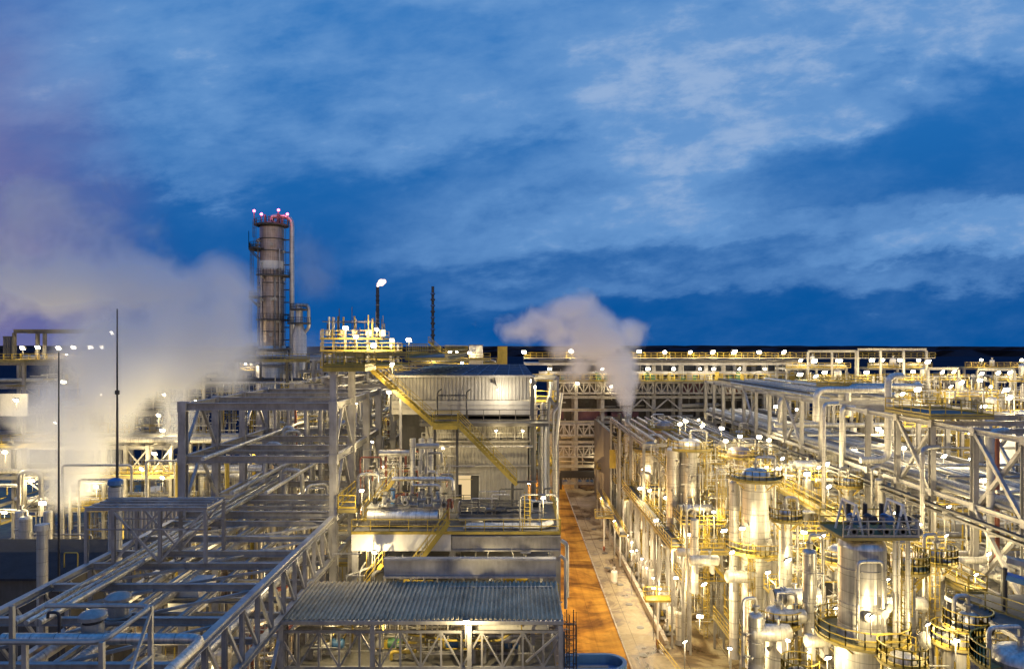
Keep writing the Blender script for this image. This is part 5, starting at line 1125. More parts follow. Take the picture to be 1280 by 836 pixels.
# exchangers / drums
for (px,py,Y,r,L_,ax,m_,lab) in ((1002,745,60,.85,3.4,'x','cladw','brightly lit drum with a ribbed end flange, lying in the centre of the yard'),(963,790,55,.8,3.2,'x','cladw','pale lamp-lit drum with a flanged end just above the near gallery'),(1020,725,66,.9,3.0,'y','cladw','pale drum with a dark open end cover, behind the lit exchangers'),(985,770,57,.7,3.0,'x','cladw','smaller pale drum stacked between the two bright drums'),(1022,800,52,.6,1.8,'x','cladw','cream drum beside the wide base of the huge column'),(880,700,78,.7,3.4,'x','cladw','pale drum below the road gallery cross walkway'),(925,720,74,.8,3.0,'x','cladw','cream drum at the foot of the tall pale column'),(858,690,84,.6,2.4,'x','cladw','cream exchanger closest to the road under the gallery'),(905,640,95,.8,4,'x','cladw','cream drum behind the gallery cross walkway'),(975,660,85,.8,4,'x','cladw','cream drum between the high gallery and the tall pale column'),(1120,755,55,.7,5,'x','cladw','long pale drum under the high gallery'),(1150,700,60,.9,5,'x','brown','dull brown drum beneath the heavy rack near the high gallery'),(1175,800,49,.7,2.6,'x','cladw','cream drum under the dark corner platform')):
    x,y,z = at(px,py,Y); drum('exchanger', lab, x,y,z,r*.8,L_*.85,ax,m_,group='drums and exchangers',flange_end=-1 if py % 2 else 0)
# corner platform with dark railing
t = platform('corner_platform','grey platform with an olive railing over the lower corner of the yard',31.0,40,43.5,51.5,18.3,'',legs=0,m_='steel')
railing(t,[(34.2,43.55,18.3),(40,43.55,18.3)],m_='ydeck'); railing(t,[(31.0,51.4,18.3),(34.2,43.55,18.3)],m_='ydeck')
t = Thing('lift_motor','group of blue inclined ducts and black valves above the corner platform','valve group',(35.5,49,18.4))
t.part('duct', MB().bar((33.2,48.5,20.6),(37.5,46.5,19.6),1.0,0.35),'bluep'); t.part('duct', MB().bar((34.2,50,21.3),(38.5,48.5,20.4),0.9,0.35),'galv'); t.part('duct_leg', MB().tube((35.0,47.6,18.4),(35.0,47.6,20.0),0.35),'cladw')
for i in range(4): t.part('valve_stem', MB().tube((33.0+i*0.3,48.2+i*0.5,18.4),(33.0+i*0.3,48.2+i*0.5,21.2-i*0.2),0.14),'dark')
for i in range(34):
    y = random.uniform(50,112); x = random.uniform(25.6 if y < 88 else 21.0,35.5); z = random.uniform(4,14) if y < 80 else random.uniform(7,18); w = random.uniform(1.2,3.4)
    platform('maintenance_platform', ('{n} small yellow maintenance platform among the silver vessels, counted back from the near edge', y), x,x+w,y,y+random.uniform(1.0,2.6),z,random.choice(['swe','swen','sw','se']),legs=0,dm='ydeck',cw=0.14)
# round railed platforms near lower edge
for i,(px,py,Y,r) in enumerate(((1128,812,46,1.5),(1195,790,48,1.5),(1000,832,47,1.2))):
    x,y,z = at(px,py,Y); z -= 0.6; t = Thing('round_platform', ('{n} round yellow-railed platform along the lower edge of the yard, counted away from the road', px), 'platform', (x,y,0), 'round platforms')
    ring_deck(t,(x,y,z),0.9,r,0,360); ring_rail(t,(x,y,z),r-0.05,30,340); t.part('tank_top', MB().lathe((x,y,0),[(0.88,0),(0.88,z-0.2),(0.7,z+0.3),(0.01,z+0.5)],22),random.choice(['cladw','steeld','clad']),smooth=True)
    for a in (0,90,180,270): t.part('leg', MB().bar((x+(r-0.2)*math.cos(R(a)),y+(r-0.2)*math.sin(R(a)),0),(x+(r-0.2)*math.cos(R(a)),y+(r-0.2)*math.sin(R(a)),z-0.2),0.14),'yellow')
# T platforms on the yard
for (px,py,Y,lab) in ((755,645,127.5,'small yellow platform on a single red-footed post, at the far side of the stained yard'),(822,747,87,'small yellow platform on a single red-footed post, at the near side of the stained yard')):
    x,y,z = at(px,py,Y); t = Thing('post_platform', lab, 'platform', (x,y,0), 'post platforms'); t.part('deck', MB().box((x-1.6,y-0.8,z-0.25),(x+1.6,y+0.8,z)),'yellow'); railing(t,[(x-1.6,y-0.78,z),(x+1.6,y-0.78,z)],toe=False); railing(t,[(x-1.6,y+0.78,z),(x+1.6,y+0.78,z)],toe=False)
    t.part('post', MB().tube((x,y,0.7),(x,y,z-0.25),0.12),'white'); t.part('foot', MB().tube((x,y,0),(x,y,0.7),0.2),'piper')
for i in range(9):
    y = 87+i*4.4; h = random.uniform(1.8,3.8)
    V('insulated_vessel', ('{n} pale insulated pot under the road gallery, counted back from the near end', y), 20.3,y,0.1,h,random.uniform(.5,.9),'cladw',cat='pot',nozzles=2,side_pipe=i%2==0,n=18)
    lamp(19.2,y+2,4.6,200,(1,0.80,0.48),4.5,.14,('{n} pole lamp before the pale pots, counted back from the near end', y))
# kerb trench and pump row along yard
t = Thing('pump_plinth','long low concrete plinth edging the stained yard in front of the galleries','plinth',(18.4,86,0)); t.part('plinth', MB().box((18.2,86,0),(18.7,150,0.9)),'conc')
for i in range(7): pump(20.0,90+i*5.2,0.15,('{n} pump set in the row under the road gallery, counted back from the near end', i),1.2,random.choice(['steeld','cladw']))
for i in range(9): 
    x=15.2+random.random()*1.5; y=84+i*8.3; t=Thing('manhole_cover',('{n} dark round manhole cover in the stained yard, counted back from the near end',y),'manhole',(x,y,0)); t.part('rim', MB().lathe((x,y,0.005),[(0.5,0),(0.5,0.05),(0.42,0.06)],18),'steeld',smooth=True); t.part('lid', MB().lathe((x,y,0.01),[(0.4,0),(0.4,0.04)],18),'pipe')
V('hydrant_tank','tiny white pot standing alone on the stained yard',15.6,110,0.02,1.6,0.5,'white',cat='pot',nozzles=0,side_pipe=False,n=16)
solo('yard_rail', MB().bar((20.4,60,1.0),(17.4,86,1.0),0.12).bar((20.4,60,0.5),(17.4,86,0.5),0.1).bar((20.4,60,0),(20.4,60,1.0),0.12).bar((19.4,68.7,0),(19.4,68.7,1.0),0.12).bar((18.4,77.3,0),(18.4,77.3,1.0),0.12).bar((17.4,86,0),(17.4,86,1.0),0.12), 'yellow', 'low yellow barrier rail slanting across the near end of the stained yard', 'barrier')
for i,(px,pyt,pyb,Y,r,mm) in enumerate(((905,600,700,90,.5,'clad'),(982,640,760,68,.6,'clad'),(1012,690,790,58,.55,'clad'),(1135,700,800,52,.5,'clad'),(868,650,740,80,.45,'cladw'),(1060,600,700,80,.6,'clad'),(990,560,640,105,.7,'clad'),(1040,545,620,108,.7,'cladw'),(1100,600,690,76,.5,'clad'),(1170,690,790,56,.6,'clad'),(945,770,836,55,.6,'clad'),(1210,770,836,48,.6,'cladw'),(890,590,650,108,.6,'clad'),(925,540,600,120,.8,'clad'),(1008,600,680,88,.5,'clad'))):
    x,_,zt = at(px,pyt,Y); zb = max(0.1, Z(pyb,Y)); V('slim_vessel', ('{n} slim silver column within the vessel yard pipework, counted away from the road', px), x,Y,zb,zt,r,mm,rings=[(zt-0.6,150,390,.9)] if i%2 else (),n=20,lad=(-r-0.1,zb,zt) if i%3==0 else None)
# module frames filling the vessel area
cells = []
for j, y in enumerate([54,63,72.8,81,89,98.5,108.8,123.5,136,146]):
    for i, x in enumerate([21.3,27.8,35.4]):
        cells.append((x,y))
for (x,y) in cells:
    if x < 24 and y < 86: continue
    if (x < 24 and y < 66) or (x < 30 and 70 < y < 80) : h = random.choice([6,8])
    else: h = random.choice([11.5,14,16.5,19.5]) if y > 85 else random.choice([9,11,13.5])
    w = 4.6 if x < 30 else 3.0; d = 5.2
    lv = [h*0.5, h]
    t = steel_frame('module_frame', ('{n} open steel module among the silver vessels, counted back from the near edge', y+x*0.001), [x,x+w],[y,y+d],lv,0,0.3,0.26, brace_x=[(y,0,0)] if random.random() < .6 else [(y,0,1)], brace_y=[(x,0,1)] if random.random()<.6 else [(x,0,0)], m_=random.choice(['galv','steel']))
    for z in lv:
        if random.random() < 0.8:
            t.part('deck', MB().box((x-0.4,y-0.4,z+0.02),(x+w+0.4,y+d*0.9,z+0.08)),random.choice(['deck','ydeck'])); railing(t,[(x-0.35,y-0.35,z+0.08),(x+w+0.35,y-0.35,z+0.08)]); railing(t,[(x-0.35,y-0.35,z+0.08),(x-0.35,y+d*0.85,z+0.08)])
    q = random.random(); zb = lv[-1]+0.1
    for kk in (0,1): lamp(x+w*(0.25+0.5*kk),y-0.65,lv[kk]-0.7 if kk==0 else lv[1]+1.7,(110 if y < 70 else 170)*(1.0+0.4*kk),(1,0.79,0.41),1.4,.13+y*.0008,('{n} small floodlight on the open steel modules, counted back from the near edge', y+x*.01+kk*.001))  # fill lamps added to brighten each module
    if q < 0.45: drum('exchanger', ('{n} horizontal exchanger on top of a steel module, counted back from the near edge', y+x*0.001), x+w/2,y+d*0.4,zb+1.4,0.6,w*0.7,'x',random.choice(['cladw','clad','white','brown']),flange_end=random.choice([-1,1]))
    elif q < 0.8: V('reflux_drum', ('{n} small upright drum on top of a steel module, counted back from the near edge', y+x*0.001), x+w*0.4,y+d*0.45,zb,zb+random.uniform(1.6,3.4),random.uniform(.5,.9),random.choice(['cladw','clad']),side_pipe=True,nozzles=2,n=20)
    drum('exchanger', ('{n} exchanger inside the lower storey of a steel module, counted back from the near edge', y+x*0.001), x+w/2,y+d*0.3,lv[0]+1.5,0.55,w*0.6,'x',random.choice(['cladw','white','clad']),flange_end=random.choice([-1,1]))
    if random.random()<0.7: lt = Thing('access_ladder', ('{n} yellow caged ladder on a steel module, counted back from the near edge', y+x*0.001),'ladder',(x,y,0)); ladder(lt, x+random.uniform(0.6,w-0.6), y-0.3, 0.1, h)
for i in range(95):
    y = random.choice([56,62,68,70,78,80,88,92,98,102,106,110,116,126,130,139,144])+random.uniform(-1.5,1.5); x = random.uniform(21 if y > 87 else 25.5,37.5); zt = random.uniform(5,13) if y < 85 else random.uniform(8,21); L_ = random.uniform(1,5)*random.choice([-1,1]); x2 = max(20.8 if y > 87 else 25.2,min(38,x+L_))
    ptz = [(x,y,random.uniform(0.2,4)),(x,y,zt),(x2,y,zt)] + ([(x2,y,zt-random.uniform(1.5,6))] if i % 3 else [(x2,y+random.uniform(2,6),zt)])
    pipe(ptz, random.choice([.08,.12,.18,.25]), random.choice(['cladw','clad','clad','galv','cladw','pipe','yellow' if i % 6 == 0 else 'clad']), ('{n} bent pipe winding among the silver vessels, counted away from the road', out(x,y)), name='loop_pipe')
for i in range(28):
    y = random.uniform(54,125); x = random.uniform(21 if y > 88 else 25.5,37); valve(x,y,random.choice([8.6,12.4,14.2,18.4]),1.2,random.choice('xy'),('{n} valve among the silver vessels, counted away from the road', out(x,y)))
for i in range(10):
    x = 20.8+i*1.7+random.uniform(-.3,.3); r = random.choice([.12,.18,.26]); z = 21.2+0.1*(i%3); pipe([(x,112,z),(x,150,z)], r, random.choice(['clad','cladw','galv']), ('{n} pipe on the flat rack beyond the silver vessels, counted away from the road', x), name='rack_pipe')
steel_frame('flat_rack','flat grey rack carrying parallel pipes beyond the silver vessels toward the far crosswise rack', [20.5,26.5,32.5,38.3],[112,124.5,137,149],[20.9],0,0.4,0.4)
s_ = Thing('yard_stair','yellow stair climbing to the road gallery beside the tall pale column','stairway',(21,86,0)); stairs(s_,(22,86.2,12),(29,86.2,4.5),1.1)
s_ = Thing('yard_stair','yellow stair dropping from the high gallery toward the corner platform','stairway',(32,57,12)); stairs(s_,(33.2,57,18),(27,57,11.5),1.1)
s_ = Thing('yard_stair','yellow stair behind the lit drums near the bottom of the yard','stairway',(24,64,3)); stairs(s_,(28.5,64.2,12.5),(22.5,64.2,6.5),1.1)

# ================================================================== AREA EAST OF THE HEAVY RACK AND FAR EAST
random.seed(71)
for j,(x,y,w,h) in enumerate([(56,92,9,20),(68,96,10,22),(56,108,9,24),(70,112,12,25),(86,116,12,24),(58,126,12,26),(76,130,12,27),(94,132,14,27),(60,146,14,29),(80,150,14,29),(100,150,16,29),(64,168,14,31),(84,170,14,31),(108,172,16,31)]):
    t = steel_frame('east_module', ('{n} lit steel module beyond the heavy rack, counted back toward the horizon', y+x*0.001),[x,x+w/2,x+w],[y,y+6],[h*0.5,h*0.75,h],0,0.45,0.4,m_='steel')
    for z in (h*0.5,h*0.75,h): t.part('deck', MB().box((x-.5,y-1.2,z+0.02),(x+w+.5,y+5,z+0.1)),'ydeck'); railing(t,[(x-.5,y-1.15,z+0.1),(x+w+.5,y-1.15,z+0.1)],r=0.05)
    for k in range(3):
        xx = x+w*(0.2+0.3*k); V('east_vessel', ('{n} drum standing on the modules beyond the heavy rack, counted outward from the road', out(xx,y)+k*1e-4), xx,y+2,h*(1 if k%2 else .75)+0.1,h*(1 if k%2 else .75)+random.uniform(1.5,3.2),random.uniform(.5,1.0),random.choice(['cladw','white','clad','yellow']),nozzles=0,side_pipe=False,n=16,skirt=False)
    for kk in range(3): lamp(x+w*(.2+.3*kk),y-1.4,h*(.75 if kk==1 else 1)+1.8,420,(1,0.80,0.48),1.6,.15+y*.0015,('{n} floodlight on the modules beyond the heavy rack, counted back toward the horizon', y+x*.01+kk*.001))
    for k in range(4):
        z = h*random.choice([.5,.75,1])+0.6; pipe([(x,y-0.4+k*.5,z),(x+w,y-0.4+k*.5,z),(x+w,y-0.4+k*.5,z-3)], random.choice([.15,.25,.35]), random.choice(['cladw','clad','pipe']), ('{n} pipe on the modules beyond the heavy rack, counted outward from the road', out(x+w,y)), name='loop_pipe')
for (px0,px1,py,Y,k) in ((1072,1158,438,150,4),(1160,1198,462,140,2),(1222,1268,463,140,3),(1010,1070,440,165,3)):
    t = Thing('portal_gantry', ('{n} pale portal gantry on the skyline beyond the heavy rack, counted outward from the road', px0),'gantry',(X(px0,Y),Y,26))
    for i in range(k): x = X(px0+(px1-px0)*i/(k-1),Y); t.part('column', MB().ibeam((x,Y,26),(x,Y,Z(py,Y)),0.4,0.4),'cladw')
    t.part('top_beam', MB().ibeam((X(px0,Y),Y,Z(py,Y)+.2),(X(px1,Y),Y,Z(py,Y)+.2),0.4,0.5),'cladw')
for i,(px0,px1,py,Y) in enumerate(((1020,1110,487,92),(1060,1150,483,98),(1235,1290,522,84),(975,1100,497,112))):
    xa,_,za = at(px0,py,Y); xb,_,_ = at(px1,py,Y); pipe([(xa,Y,za-4),(xa,Y,za),(xb,Y,za),(xb+3,Y+6,za)], 0.42, 'clad', ('{n} thick pipe catching the blue sky on the heavy rack, counted away from the road', px0), name='header_pipe')
# modules behind the tall frame and tower foot
for j,(x,y,w,h) in enumerate([(-30,128,8,27),(-44,140,12,28),(-58,150,12,31),(-28,150,12,31),(-76,152,14,31),(-96,150,16,33),(-14,132,10,26),(-14,160,12,31),(-46,170,18,33),(-24,172,20,32)]):
    t = steel_frame('west_module', ('{n} lit steel module behind the tall frame and distillation tower, counted back toward the horizon', y+x*0.001),[x,x+w/2,x+w],[y,y+6],[h*0.5,h*0.75,h],0,0.45,0.4,m_='steel')
    for z in (h*0.5,h*0.75,h): t.part('deck', MB().box((x-.5,y-1.2,z+0.02),(x+w+.5,y+5,z+0.1)),'ydeck'); railing(t,[(x-.5,y-1.15,z+0.1),(x+w+.5,y-1.15,z+0.1)],r=0.05)
    for kk in range(2): lamp(x+w*(.25+.45*kk),y-1.4,h*(.75 if kk else 1)+1.4,300,(1,0.80,0.48),1.3,.22,('{n} floodlight on the modules behind the tall frame, counted back toward the horizon', y+x*.01+kk*.001))
    for k in range(4):
        z = h*random.choice([.5,.75,1])+0.6; pipe([(x,y-0.4+k*.5,z),(x+w,y-0.4+k*.5,z),(x+w,y-0.4+k*.5,z-3)], random.choice([.15,.25,.35]), random.choice(['cladw','clad','pipe']), ('{n} pipe on the modules behind the tall frame, counted outward from the road', out(x+w,y)), name='loop_pipe')
# small bore tubing and conduits nobody could count
sb = MB(); sy = MB()
def clutter(n, xr, yr, zr, big=1.0, m2=0.3):
    for _ in range(n):
        x = random.uniform(*xr); y = random.uniform(*yr); z = random.uniform(*zr); L_ = random.uniform(0.6,3.5)*big; w = random.choice([.05,.07,.1])*big; q = random.random()
        tgt = sy if random.random() < m2 else sb
        if q < .5: tgt.bar((x,y,z),(x,y,min(zr[1],z+L_)),w)
        elif q < .85: tgt.bar((x,y,z),(x+L_,y,z),w)
        else: tgt.bar((x,y,z),(x,y+L_,z),w)
clutter(700,(21,25),(87,124),(1,12),0.9,.4); clutter(6500,(25.2,38.5),(46,112),(1,15.5),0.9,.4); clutter(4600,(20.6,38),(88,148),(8,21),1.1,.4); clutter(2600,(40,52),(50,140),(4,22),1.1,.3)
clutter(1800,(55,120),(92,175),(12,30),2.0,.45); clutter(1100,(-72,-32),(98,126),(2,17),1.0,.45); clutter(1100,(-27,-15.5),(82,118),(8,30),1.2,.35); clutter(260,(-27,-15.5),(34,60),(8,17),.9,.2)
clutter(1200,(-90,-8),(126,176),(14,31),2.0,.4); clutter(260,(-12.5,-5),(60,69),(21,26),.6,.25); clutter(200,(5,90),(180,189),(6,34),2.2,.2); clutter(160,(-14,3),(54,60),(10,20),.8,.2); clutter(200,(-14,2.5),(47,52),(15.2,17.8),.8,.25)
struct('small_bore_tubing', sb, 'cladw', kind='stuff'); struct('small_bore_tubing_yellow', sy, 'yellow', kind='stuff')
# ================================================================== LAMPS
random.seed(81)
WARM=(1,0.79,0.41); NEU=(1,0.86,0.62); SOD=(1,0.57,0.19)
def L(px,py,Y,e,lab,col=WARM,r=0.2,pole=1.6,style='post'):
    x,y,z = at(px,py,Y); lamp(x,y,z,e,col,pole,r,lab,style=style)
for px,py,Y,e in ((432,410,94,150),(445,421,94,300),(467,432,94,200),(471,412,95,250),(490,425,95,250),(511,425,96,200)): L(px,py,Y,e,('{n} starry floodlight above the yellow stair head, counted toward the dark blue roof',px),r=.3)
L(490,456,66.6,140,'starry floodlight on a thin post beside the upper flight of the long yellow stair',r=.22); L(486,490,63.6,160,'floodlight under the upper flight of the long yellow stair, against the tall frame',r=.22)
L(622,487,68.7,150,'floodlight washing the upper pale band of the profiled sheet building',NEU,.08,style='wall')
L(664,476,74,120,'upper of two floodlights at the road corner of the profiled sheet building',r=.22); L(668,484,71.5,140,'lower of two floodlights at the road corner of the profiled sheet building',r=.22)
for px,py in ((562,440),(571,440),(587,441)): L(px,py,149,260,('{n} of the close lamps behind the dark blue roof, counted toward the steam plume',px),r=.38)
for px,py in ((628,440),(655,440),(714,439),(799,439),(831,440),(863,440),(891,440),(918,440),(949,440),(980,440)): L(px,py,179.6,300,('{n} lamp on top of the far crosswise rack, counted away from the profiled sheet building',px),r=.55,pole=2.0)
for px in (687,753,810,842,875,892,924,956): L(px,461,179.8,230,('{n} lamp under the far rack gallery roof, counted away from the profiled sheet building',px),NEU,.4,pole=0.9)
for px,py,e in ((694,479,150),(722,479,150),(749,576,300),(764,483,300),(748,573,200),(917,483,60)): L(px,py,181.2,e*.8,('{n} lamp between the trusses of the far crosswise rack, counted toward the starry yard',px+py*.01),r=.35)
for px,py,Y,e,lab in ((452,613,58.5,190,'floodlight beside the yellow stair between the tall frame and the deck'),(288,679,63,120,'starry floodlight inside the tall frame just past the truss pipe bridge'),(330,712,52,50,'small lamp among the pipes low inside the truss pipe bridge'),(390,603,86,220,'floodlight shining on a white duct box deep in the tall frame'),(582,777,45.0,230,'starry floodlight on the eaves of the corrugated shelter'),(679,622,58.2,130,'starry floodlight in the inverted U rail of the machinery deck'),(468,690,56.6,130,'lamp glowing under the white edge girder of the machinery deck'),(194,750,50,60,'lamp next to the glowing cabinet inside the truss pipe bridge'),(193,567,98,260,'floodlight high on the lit west rack under the steam edge'),(177,586,97,260,'floodlight on the second level of the lit west rack'),(203,597,97,200,'floodlight over yellow rails on the lit west rack, closest to the tall frame'),(120,608,94,260,'floodlight low beside the lit west rack, under the steam'),(160,630,90,200,'floodlight just above the blue-topped box frame'),(198,519,92,300,'floodlight blurred by the steam beside the tall frame'),(6,565,95,650,'floodlight glaring through low steam at the picture edge'),(20,500,114,500,'floodlight over the glaring white panel at the far edge of the steam'),(5,640,100,400,'floodlight low over the sandy yard beyond the dark shed'),(40,600,100,180,'floodlight under the steam behind the dark shed')): L(px,py,Y,e,lab,r=.22 if Y<80 else .32)
for px,py in ((28,435),(47,434),(73,435),(92,434),(113,434),(127,434),(140,416)): L(px,py,127.5,380,('{n} starry lamp under the gantry above the steam, counted toward the distillation tower',px),r=.42)
for px,py in ((645,655),(520,640),(470,640),(600,640)): L(px,py,64,110,('{n} small lamp over the machinery deck floor, counted toward the road',px),r=.1,pole=.9)
for i,(x,y) in enumerate(((-9,72.5),)): pass
# sodium lamps along the road
for i,y in enumerate((62,78,94,110,126,142,158,174)): 
    t_ = lamp(3.4,y,9.0,1250*(1.3 if y > 118 else 1),SOD,9.0,.22,('{n} orange sodium street lamp along the ochre road, counted back from the shelter',y),group='road lamps')
E = [(850,530,92,260),(857,526,93,200),(878,532,98,200),(902,535,105,260),(961,550,110,260),(907,551,100,220),(949,546,108,220),(978,573,90,260),(970,508,125,300),(997,512,122,320),(1098,536,95,260),(1033,580,84,240),(1036,608,76,260),(967,588,92,240),(974,585,95,200),(1009,592,86,240),(1185,634,66,200),(1183,669,62,200),(1236,692,57,180),(1220,718,54,180),(1196,800,45.5,160),(1024,745,58.5,150),(1090,770,47,140),(1035,822,46,140),(960,715,70,200),(1005,665,75,220),(1028,670,73,240),(928,660,72,260),(905,663,80,200),(915,690,72,200),(833,622,100,240),(805,585,118,240),(800,610,112,240),(812,613,106,200),(820,650,98,260),(845,722,80,300),(875,770,68,220),(912,810,60,200),(945,770,60,160),(985,800,52,150),(1010,815,50,150),(862,668,88,300),(880,730,76,260),(848,690,86,260),(930,600,95,200),(1060,640,70,200),(1120,640,62,150),(1150,655,60,150),(1060,700,62,180),(985,640,82,220),(985,700,66,200),(1045,760,54,120),(1140,740,54,150),(1160,780,48,120),(870,600,102,220),(925,545,115,240),(1068,560,88,240),(1130,560,80,200),(1180,570,78,200),(1230,600,66,200),(1040,540,112,240)]  # list ends with hidden lamps added as fill
for px,py,Y,e in E:
    x,y,z = at(px,py,Y); L(px,py,Y,e*1.0,('{n} floodlight among the silver vessels and galleries, counted away from the road',px+py*.001),WARM,.17+Y*.0012,pole=1.4)
for px,py,Y,e in ((1147,487,90,300),(1258,487,86,600),(1262,497,85,300),(1090,450,146,400),(1125,450,146,400),(1160,452,146,350),(1202,478,112,350),(1178,465,130,300),(1227,467,135,300),(1225,475,120,300),(1248,466,135,300),(1262,466,135,350),(1018,451,160,400),(1050,451,160,350),(1020,470,150,350),(1000,468,150,350),(980,485,145,300),(1195,520,95,200),(1275,560,80,200),(1215,540,90,200)): L(px,py,Y,e,('{n} floodlight on the skyline modules beyond the heavy rack, counted outward from the road',px+py*.001),r=.2+Y*.0017)

for i,(x,y,z,e) in enumerate([(-24,84,29,150),(-19,88,24.5,150),(-25,95,20,150),(-18,98,28,150),(-22,84,15,200),(-17,80,18,150),(-25,77,12,200),(-20,90,12,200),(-19,70,14,150)]):
    lamp(x,y,z,e,WARM,1.4,.24,('{n} small floodlight inside the tall frame, counted back from the pipe bridge',y+x*.01))  # warm fill lamps added to light the frame interior
for i,(x,y,z,e) in enumerate([(-22,41,13,90),(-18,47,12.5,90),(-24,52,12,90),(-19,56,14,90),(-17,38,11,60)]):
    lamp(x,y,z,e,WARM,1.4,.15,('{n} lamp below the truss pipe bridge, counted back from the elbow pipe',y))
for i,(x,y,z) in enumerate([(-60,92,16),(-50,94,10),(-42,90,12),(-66,104,25),(-50,103,24),(-40,110,20),(-58,120,28),(-76,122,30),(-44,122,27)]):
    lamp(x,y,z,260,WARM,1.6,.3,('{n} floodlight deep in the steam-side racks, counted back from the shed',y+x*.01))
for i,(x,y) in enumerate([(15.2,72),(15.6,88),(15.8,104),(15.4,122),(15.6,140)]):
    lamp(17.3,y,6.5,420,(1,.80,.48),6.4,.16,('{n} slim pole lamp along the stained concrete yard, counted back from the near end',y))
for i,(x,y,z,e) in enumerate([(-10.5,67.6,28.1,110),(-6.5,67.9,26.4,110),(-1.5,67.6,28.1,110),(1.0,67.6,28.1,90),(-13.6,63,31,90),(-11.8,66,25,110),(-13.2,68,27,110),(2.8,73.5,28,80),(3.4,73,25,80),(-12,60,19.0,80),(-2,56.6,19,60),(1.5,56.4,18.9,60),(-8,56.2,18.9,60)]):
    lamp(x,y,z,e*.5,WARM,.8,.1,('{n} small lamp around the profiled sheet building and its deck, counted toward the road',x+z*.001))  # extra lamps added to warm the building front and deck
for i,x in enumerate((-12,-8.5,-1,1.8)):
    lamp(x,48.2,17.6,60,WARM,.5,.1,('{n} small lamp hanging inside the corrugated shelter, counted toward the road',x))  # warm lamps added to lift the space under the roof
lamp(8.2,189,5.0,2600,SOD,5.4,.25,'orange sodium lamp under the far crosswise rack at the end of the road')
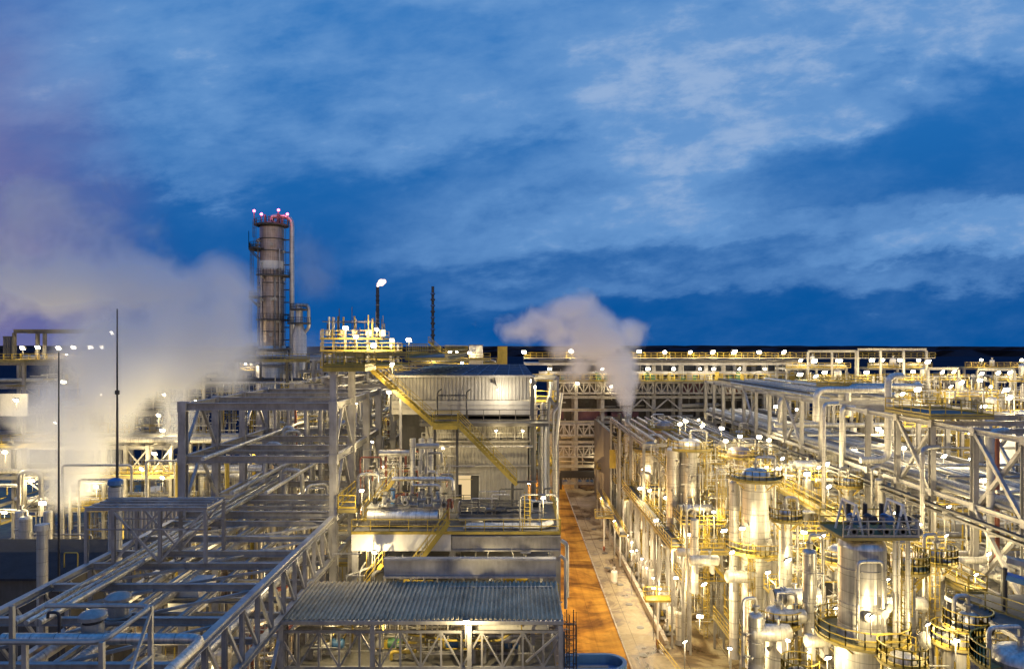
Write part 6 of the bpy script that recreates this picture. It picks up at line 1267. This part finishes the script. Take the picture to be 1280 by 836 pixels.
# ================================================================== STEAM
def steam(name, label, blobs, Yc, dens, noise_s, amp, box, col=(0.93,0.93,0.95)):
    M_ = bpy.data.materials.new(name); M_.use_nodes = True; nt = M_.node_tree; N = nt.nodes; Lk = nt.links
    for n in list(N): N.remove(n)
    o = N.new('ShaderNodeOutputMaterial'); pv = N.new('ShaderNodeVolumePrincipled'); geo = N.new('ShaderNodeNewGeometry')
    pv.inputs['Color'].default_value = (*col,1); pv.inputs['Anisotropy'].default_value = 0.15
    best = None
    nz = N.new('ShaderNodeTexNoise'); nz.inputs['Scale'].default_value = noise_s; nz.inputs['Detail'].default_value = 8; nz.inputs['Roughness'].default_value = 0.55; nz.inputs['Distortion'].default_value = 0.5
    Lk.new(geo.outputs['Position'], nz.inputs['Vector'])
    for (px,py,Y,rx,ry,rz,wt) in blobs:
        c = at(px,py,Y); s = N.new('ShaderNodeVectorMath'); s.operation='SUBTRACT'; Lk.new(geo.outputs['Position'], s.inputs[0]); s.inputs[1].default_value = c
        d = N.new('ShaderNodeVectorMath'); d.operation='DIVIDE'; Lk.new(s.outputs[0], d.inputs[0]); d.inputs[1].default_value = (rx,ry,rz)
        l = N.new('ShaderNodeVectorMath'); l.operation='LENGTH'; Lk.new(d.outputs[0], l.inputs[0])
        a = N.new('ShaderNodeMath'); a.operation='SUBTRACT'; a.inputs[0].default_value = 1.0; Lk.new(l.outputs['Value'], a.inputs[1])
        b = N.new('ShaderNodeMath'); b.operation='MULTIPLY'; Lk.new(a.outputs[0], b.inputs[0]); b.inputs[1].default_value = wt
        if best is None: best = b.outputs[0]
        else:
            mx = N.new('ShaderNodeMath'); mx.operation='SMOOTH_MAX'; Lk.new(best, mx.inputs[0]); Lk.new(b.outputs[0], mx.inputs[1]); mx.inputs[2].default_value = 0.25; best = mx.outputs[0]
    n2 = N.new('ShaderNodeMath'); n2.operation='SUBTRACT'; Lk.new(nz.outputs[0], n2.inputs[0]); n2.inputs[1].default_value = 0.5
    n3 = N.new('ShaderNodeMath'); n3.operation='MULTIPLY_ADD'; Lk.new(n2.outputs[0], n3.inputs[0]); n3.inputs[1].default_value = amp; Lk.new(best, n3.inputs[2])
    mr = N.new('ShaderNodeMapRange'); mr.interpolation_type='SMOOTHSTEP'; Lk.new(n3.outputs[0], mr.inputs[0]); mr.inputs[1].default_value = 0.0; mr.inputs[2].default_value = 0.95; mr.inputs[3].default_value = 0; mr.inputs[4].default_value = dens
    Lk.new(mr.outputs[0], pv.inputs['Density']); Lk.new(pv.outputs[0], o.inputs['Volume'])
    ob = solo(name, MB().box(*box), M_, label, 'steam'); ob['kind'] = 'stuff'; del ob['category']; return ob
steam('steam_cloud','large pale steam cloud drifting beside the distillation tower',[
  (85,612,88,2.6,4,3,1.5),(50,565,91,4.5,5,4,1.5),(95,575,91,4.6,5,5,1.6),(80,525,94,6.5,6,6.5,1.7),(140,500,97,7,6,6,1.6),(200,470,99,7.5,7,5.5,1.5),(222,525,90,2.6,3,4.0,1.7),(130,445,102,10,8,8,1.4),(230,430,103,9,8,8,1.6),(280,405,104,6,7,9,1.2),
  (250,350,106,8,8,5,.9),(170,355,106,13,9,6,.95),(60,345,108,15,9,8,.8),(30,290,110,14,9,11,.55),(285,465,99,3.4,4,4,.9)],100,0.30,0.10,2.3,((-92,80,11),(-33,122,62)),(0.97,0.98,1.0))
steam('steam_cloud_wisp','thin steam wisp on the far side of the distillation tower',[(385,330,160,7,5,9,.9),(400,350,160,6,5,6,.7),(385,440,145,5,4,5,.8),(400,455,143,5,4,3,.8),(350,455,143,6,3,4,.5)],150,0.10,0.14,1.3,((-60,138,26),(-33,170,64)),(0.97,0.98,1.0))
steam('steam_plume','small grey steam plume blown sideways from the slim vent stack over the road',[
  (784,510,140,1.2,1.2,2.4,2.4),(782,494,140,2.4,2.2,3.4,2.3),(777,474,140,3.9,3.2,4.2,2.2),(768,452,140,5.4,4.2,4.8,2.0),(755,430,140,6.8,5.0,5.0,1.8),(738,408,140,7.4,5,5.2,1.4),(718,388,140,6.4,5,4.0,1.0),(725,462,140,4.5,4,3.6,.8),(785,418,140,4,4,4.2,1.0),(700,412,140,6.5,5,4.4,.9),(662,410,140,6.5,5,3.8,.65),(715,436,140,6,5,3.0,.8),(632,412,140,4,4,2.6,.4)],140,0.5,0.17,1.9,((-8,131,20),(32,149,52)),(0.96,0.97,1.0))
flush_labels()
